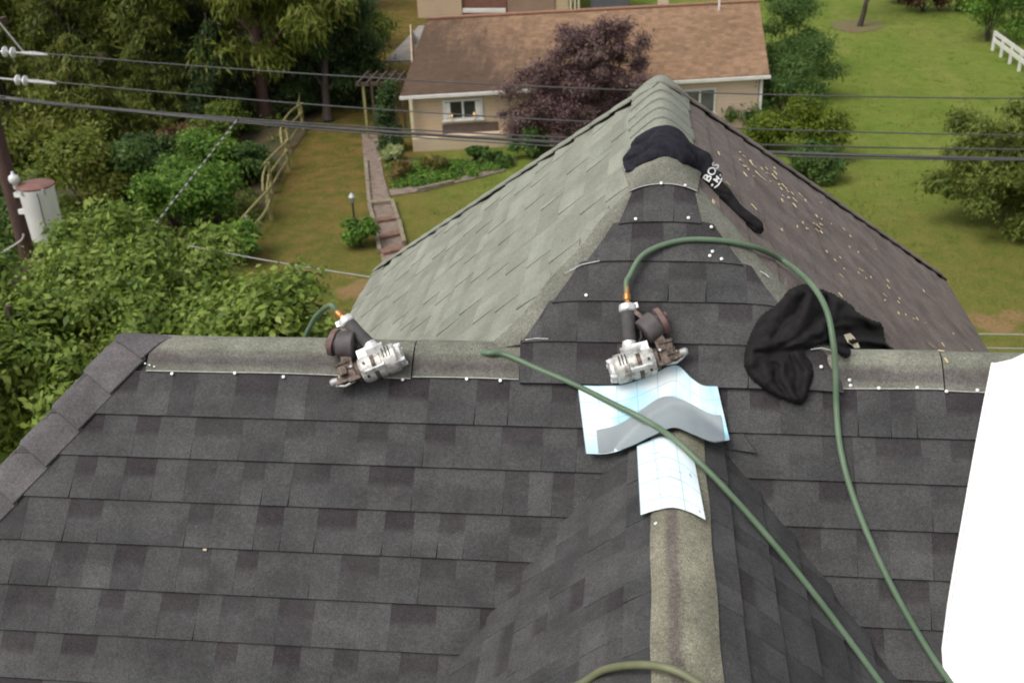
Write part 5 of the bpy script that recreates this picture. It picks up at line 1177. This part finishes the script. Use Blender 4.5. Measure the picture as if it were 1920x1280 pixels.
# ------------------------------------------------------------------ garden structures
f0, f1 = G(480, 470), G(574, 212); NS = 6
rf = empty('rail_fence', f0, 'mossy split rail fence along the edge of the dry lawn', 'fence'); rg = random.Random(8); dv = (f1 - f0) / NS; pv = Vector((dv.y, -dv.x, 0)).normalized()
for i in range(NS + 1):
    z = f0 + dv * i + pv * (0.16 if i % 2 else -0.16); g = Geo(); g.tube([z, z + ez * 0.6, z + Vector((.02, .02, 1.2))], [.07, .065, .055], 7); g.build('post', M['stone'] if i == 0 else M['fence'], rf)
for i in range(NS):
    for k, hgt in enumerate((0.35, 0.75, 1.12)):
        a = f0 + dv * (i - 0.06) + pv * (0.16 if i % 2 else -0.16) * (1 + .4 * k * (-1) ** i) + ez * (hgt + rg.uniform(-.08, .1)); b = f0 + dv * (i + 1.06) + pv * (-0.16 if i % 2 else 0.16) * (1 + .3 * k) + ez * (hgt + rg.uniform(-.08, .1)); m_ = (a + b) / 2 + Vector((rg.uniform(-.12, .12), 0, rg.uniform(-.06, .06)))
        g = Geo(); g.tube(catmull([a, m_, b], 3), 0.042, 6); g.build('rail', M['fence'], rf, 60)
# arbor by the house
b = G(691, 262); ar = empty('garden_arbor', b, 'weathered wooden arbor at the head of the walk', 'arbor')
for dx, dy in ((0, 0), (1.3, 0.1), (0, 1.4), (1.3, 1.5)): g = Geo(); g.bar(b + Vector((dx, dy, 0)), b + Vector((dx, dy, 2.3)), 0.10); g.build('post', M['fence'] if dx == 0 and dy == 0 else M['bark'], ar)
for dy in (-0.02, 1.4): g = Geo(); g.bar(b + Vector((-.3, dy, 2.36)), b + Vector((1.6, dy + .1, 2.36)), 0.10, 0.14); g.build('beam', M['bark'], ar)
for k in range(5): g = Geo(); x = -.15 + k * 0.4; g.bar(b + Vector((x, -.3, 2.47)), b + Vector((x, 1.75, 2.47)), 0.07, 0.08); g.build('rafter', M['bark'], ar)
# garden lamp
b = G(664, 408); la = empty('garden_lamp', b, 'small garden lamp on a black post beside the walk', 'lamp'); g = Geo(); g.tube([b, b + ez * 0.55], 0.035, 8); g.build('post', M['black'], la)
g = Geo(); g.lathe([(0.05, .55), (0.09, .6), (0.10, .72), (0.13, .76), (0.06, .86), (0.02, .9)], T(*b), 12); g.build('lamp_head', M['galv'], la, 40)
# white rail in the upper right corner
a, b = Zp(1866, 62, ZG + 0.9), Zp(1935, 112, ZG + 0.9); wr = empty('white_rail', gnd(a), 'white board rail running into the upper right corner', 'fence')
for k in range(5): p = a.lerp(b, k / 4); g = Geo(); g.bar(gnd(p), p + ez * .1, 0.12); g.build('post', M['trim'], wr)
for dz in (0.0, -0.35): g = Geo(); g.bar(a + ez * dz, b + ez * dz, 0.05, 0.2); g.build('rail', M['trim'], wr)

# ------------------------------------------------------------------ utility pole, transformer and lines
PY = 15.5
pole = empty('utility_pole', (-12.32, PY, ZG), 'brown wooden utility pole at the left edge', 'utility pole')
g = Geo(); g.tube([(-12.36, PY, ZG), (-12.33, PY, -6), (-12.28, PY, -0.6)], [0.19, 0.155, 0.13], 16); g.build('shaft', M['pole'], pole, 60)
g = Geo(); g.bar((-12.3, PY - .17, -2.0), (-12.3 + .01, PY + 1.2, -2.0), 0.1, 0.12); g.build('crossarm', M['pole'], pole)
tr = empty('transformer', (-11.74, PY - .12, -5.98), 'white cylindrical transformer with a rusty red lid hung on the pole', 'transformer')
TX = T(-11.68, PY - .16, 0)
g = Geo(); g.lathe([(0.300, -5.98), (0.312, -5.96), (0.332, -4.98), (0.342, -4.95), (0.342, -4.90)], TX, 32); g.build('tank', M['tank'], tr, 40)
g = Geo(); g.lathe([(0.350, -4.90), (0.354, -4.87), (0.29, -4.84), (0.05, -4.82)], TX, 32); g.build('lid', M['tank_lid'], tr, 40)
g = Geo(); g.lathe([(0.05, -4.9), (0.055, -4.80), (0.095, -4.77), (0.105, -4.71), (0.09, -4.65), (0.035, -4.62), (0.02, -4.56)], T(-12.0, PY - .30, 0), 14); g.build('bushing', M['porcelain'], tr, 50)
for z in (-5.1, -5.45): g = Geo(); g.box((-12.09, PY - .08, z), (0.22, 0.12, 0.09)); g.build('bracket', M['tank'], tr)
for a_ in (-0.5, 0.75, -1.1): g = Geo(); x, y = -11.68 + 0.36 * math.sin(a_ + .2), PY - .16 - 0.36 * math.cos(a_); g.box((x, y, -4.93), (0.05, 0.05, 0.11)); g.build('lid_clamp', M['galv'], tr)
g = Geo(); g.tube(catmull([(-11.50, PY - .47, -4.95), (-11.48, PY - .48, -5.1), (-11.50, PY - .46, -5.5), (-11.46, PY - .43, -5.97)], 5), 0.010, 6); g.build('ground_lead', M['wire'], tr)
g = Geo(); g.tube([(-11.36, PY - .22, -5.99), (-11.28, PY - .26, -6.0)], 0.03, 8); g.build('drain_plug', M['galv'], tr)
def wire(name, pix, y, r, mat, label, x0, x1, n=40, cat='power line', dy=0.0, group=None, deg=2):
    pts = [Yp(px, py, y) for px, py in pix]; cf = np.polyfit([p.x for p in pts], [p.z for p in pts], min(deg, len(pts) - 1))
    g = Geo(); g.tube([(x0 + (x1 - x0) * i / n, y + dy * i / n, float(np.polyval(cf, x0 + (x1 - x0) * i / n))) for i in range(n + 1)], r, 6)
    return tag(g.build(name, mat, None, 60), label, cat, group)
W1 = [(89, 102), (369, 122.6), (640, 143.5), (1144, 168), (1340, 175), (1616, 181), (1915, 185)]
W2 = [(106, 156), (369, 175), (640, 201.5), (942, 220), (1110, 230), (1387, 241), (1616, 247), (1915, 254)]
W3 = [(44, 188), (369, 216), (640, 236), (1070, 258), (1431, 272), (1616, 276), (1915, 280.5)]
W4 = [(44, 190), (369, 219.5), (640, 242), (1036, 267), (1445, 286), (1616, 289.6), (1915, 299)]
W5 = [(369, 222), (640, 246), (1043, 276), (1445, 291), (1915, 301)]
wire('power_line', W1, PY, 0.012, M['wire'], 'thin power line, highest of those crossing the picture', Yp(85, 102, PY).x, 16)
wire('power_line', W2, PY, 0.012, M['wire'], 'thin power line, second from the top', Yp(100, 156, PY).x, 16)
wire('power_line', W3, PY, 0.014, M['wire'], 'power line just above the thick cable', Yp(38, 188, PY).x, 16)
wire('power_line', W4, PY - .05, 0.028, M['wire'], 'thick bundled cable, lowest of the long lines', -12.2, 16)
wire('power_line', W5, PY - .15, 0.012, M['wire'], 'thin cable slung just under the thick bundle', -12.2, 16)
wire('power_line', [(1700, 623), (1840, 626), (1916, 627)], 8.0, 0.007, M['wire_light'], 'upper of two pale thin wires at the right above the white sheet', 2.2, 9)
wire('power_line', [(1700, 648), (1850, 652), (1916, 653)], 8.0, 0.007, M['wire_light'], 'lower of two pale thin wires at the right above the white sheet', 2.2, 9)
wire('power_line', [(540, 495), (620, 508), (700, 520)], 12.0, 0.010, M['wire_light'], 'pale service wire over the dry lawn beside the upper roof', -7.2, -1.5)
def seg_wire(name, a, b, n, r, label):
    root = empty(name, a, label, 'cable'); a, b = Vector(a), Vector(b)
    for i in range(n):
        g = Geo(); p, q = a.lerp(b, i / n), a.lerp(b, (i + 1) / n); sg = 0.35 * math.sin(math.pi * (i + .5) / n) * 0; g.tube([p, q], r, 6); g.build('sleeve', M['wire_light'] if i % 2 else M['wire'], root)
seg_wire('striped_cable', Yp(447, 222, PY - .05), Yp(268, 450, 12.5), 41, 0.013, 'black and white striped cable slanting down across the woodland')
# dead end insulators with their rods
def insul(px0, px1, py, discs, label, group):
    p0, p1 = Yp(px0, py[0], PY), Yp(px1, py[1], PY); root = empty('insulator', p0, label, 'insulator', group); d = (p1 - p0).normalized(); Q = d.to_track_quat('Z', 'Y').to_matrix().to_4x4()
    g = Geo(); g.tube([Vector((-12.2, PY, p0.z + 0.02)), p0, p1], 0.018, 7); g.build('rod', M['galv'], root)
    for f in discs:
        c = Yp(f, py[0] + (py[1] - py[0]) * (f - px0) / (px1 - px0), PY); g = Geo(); g.lathe([(0.03, -.06), (0.045, -.03), (0.095, -.01), (0.10, .015), (0.06, .035), (0.03, .06)], T(*c) @ Q, 16); g.build('disc', M['porcelain'], root, 40)
    g = Geo(); g.tube([p0.lerp(p1, .62), p0.lerp(p1, .8), p1], [.03, .045, .022], 8); g.build('clamp', M['galv'], root, 40)
insul(-40, 90, (94, 103), (9, 24), 'upper pair of white disc insulators at the left edge', None)
insul(-60, 106, (142, 157), (33, 47), 'lower pair of white disc insulators at the left edge', None)
insul(-40, 44, (182, 188), (-6,), 'small clamp ending the lowest line at the left edge', None)
g = Geo(); g.tube([Yp(-60, -30, PY), Yp(45, 99, PY)], 0.016, 7); tag(g.build('brace_rod', M['galv']), 'pale metal brace rod slanting to the upper insulator', 'rod')
g = Geo(); g.tube(catmull([Yp(-40, 500, PY - .3), Yp(10, 470, PY - .3), Yp(40, 450, PY - .2), (-12.2, PY - .15, -5.9)], 5), 0.02, 6); tag(g.build('drop_cable', M['wire_light']), 'bundle of pale cable leaving the pole below the transformer', 'cable')
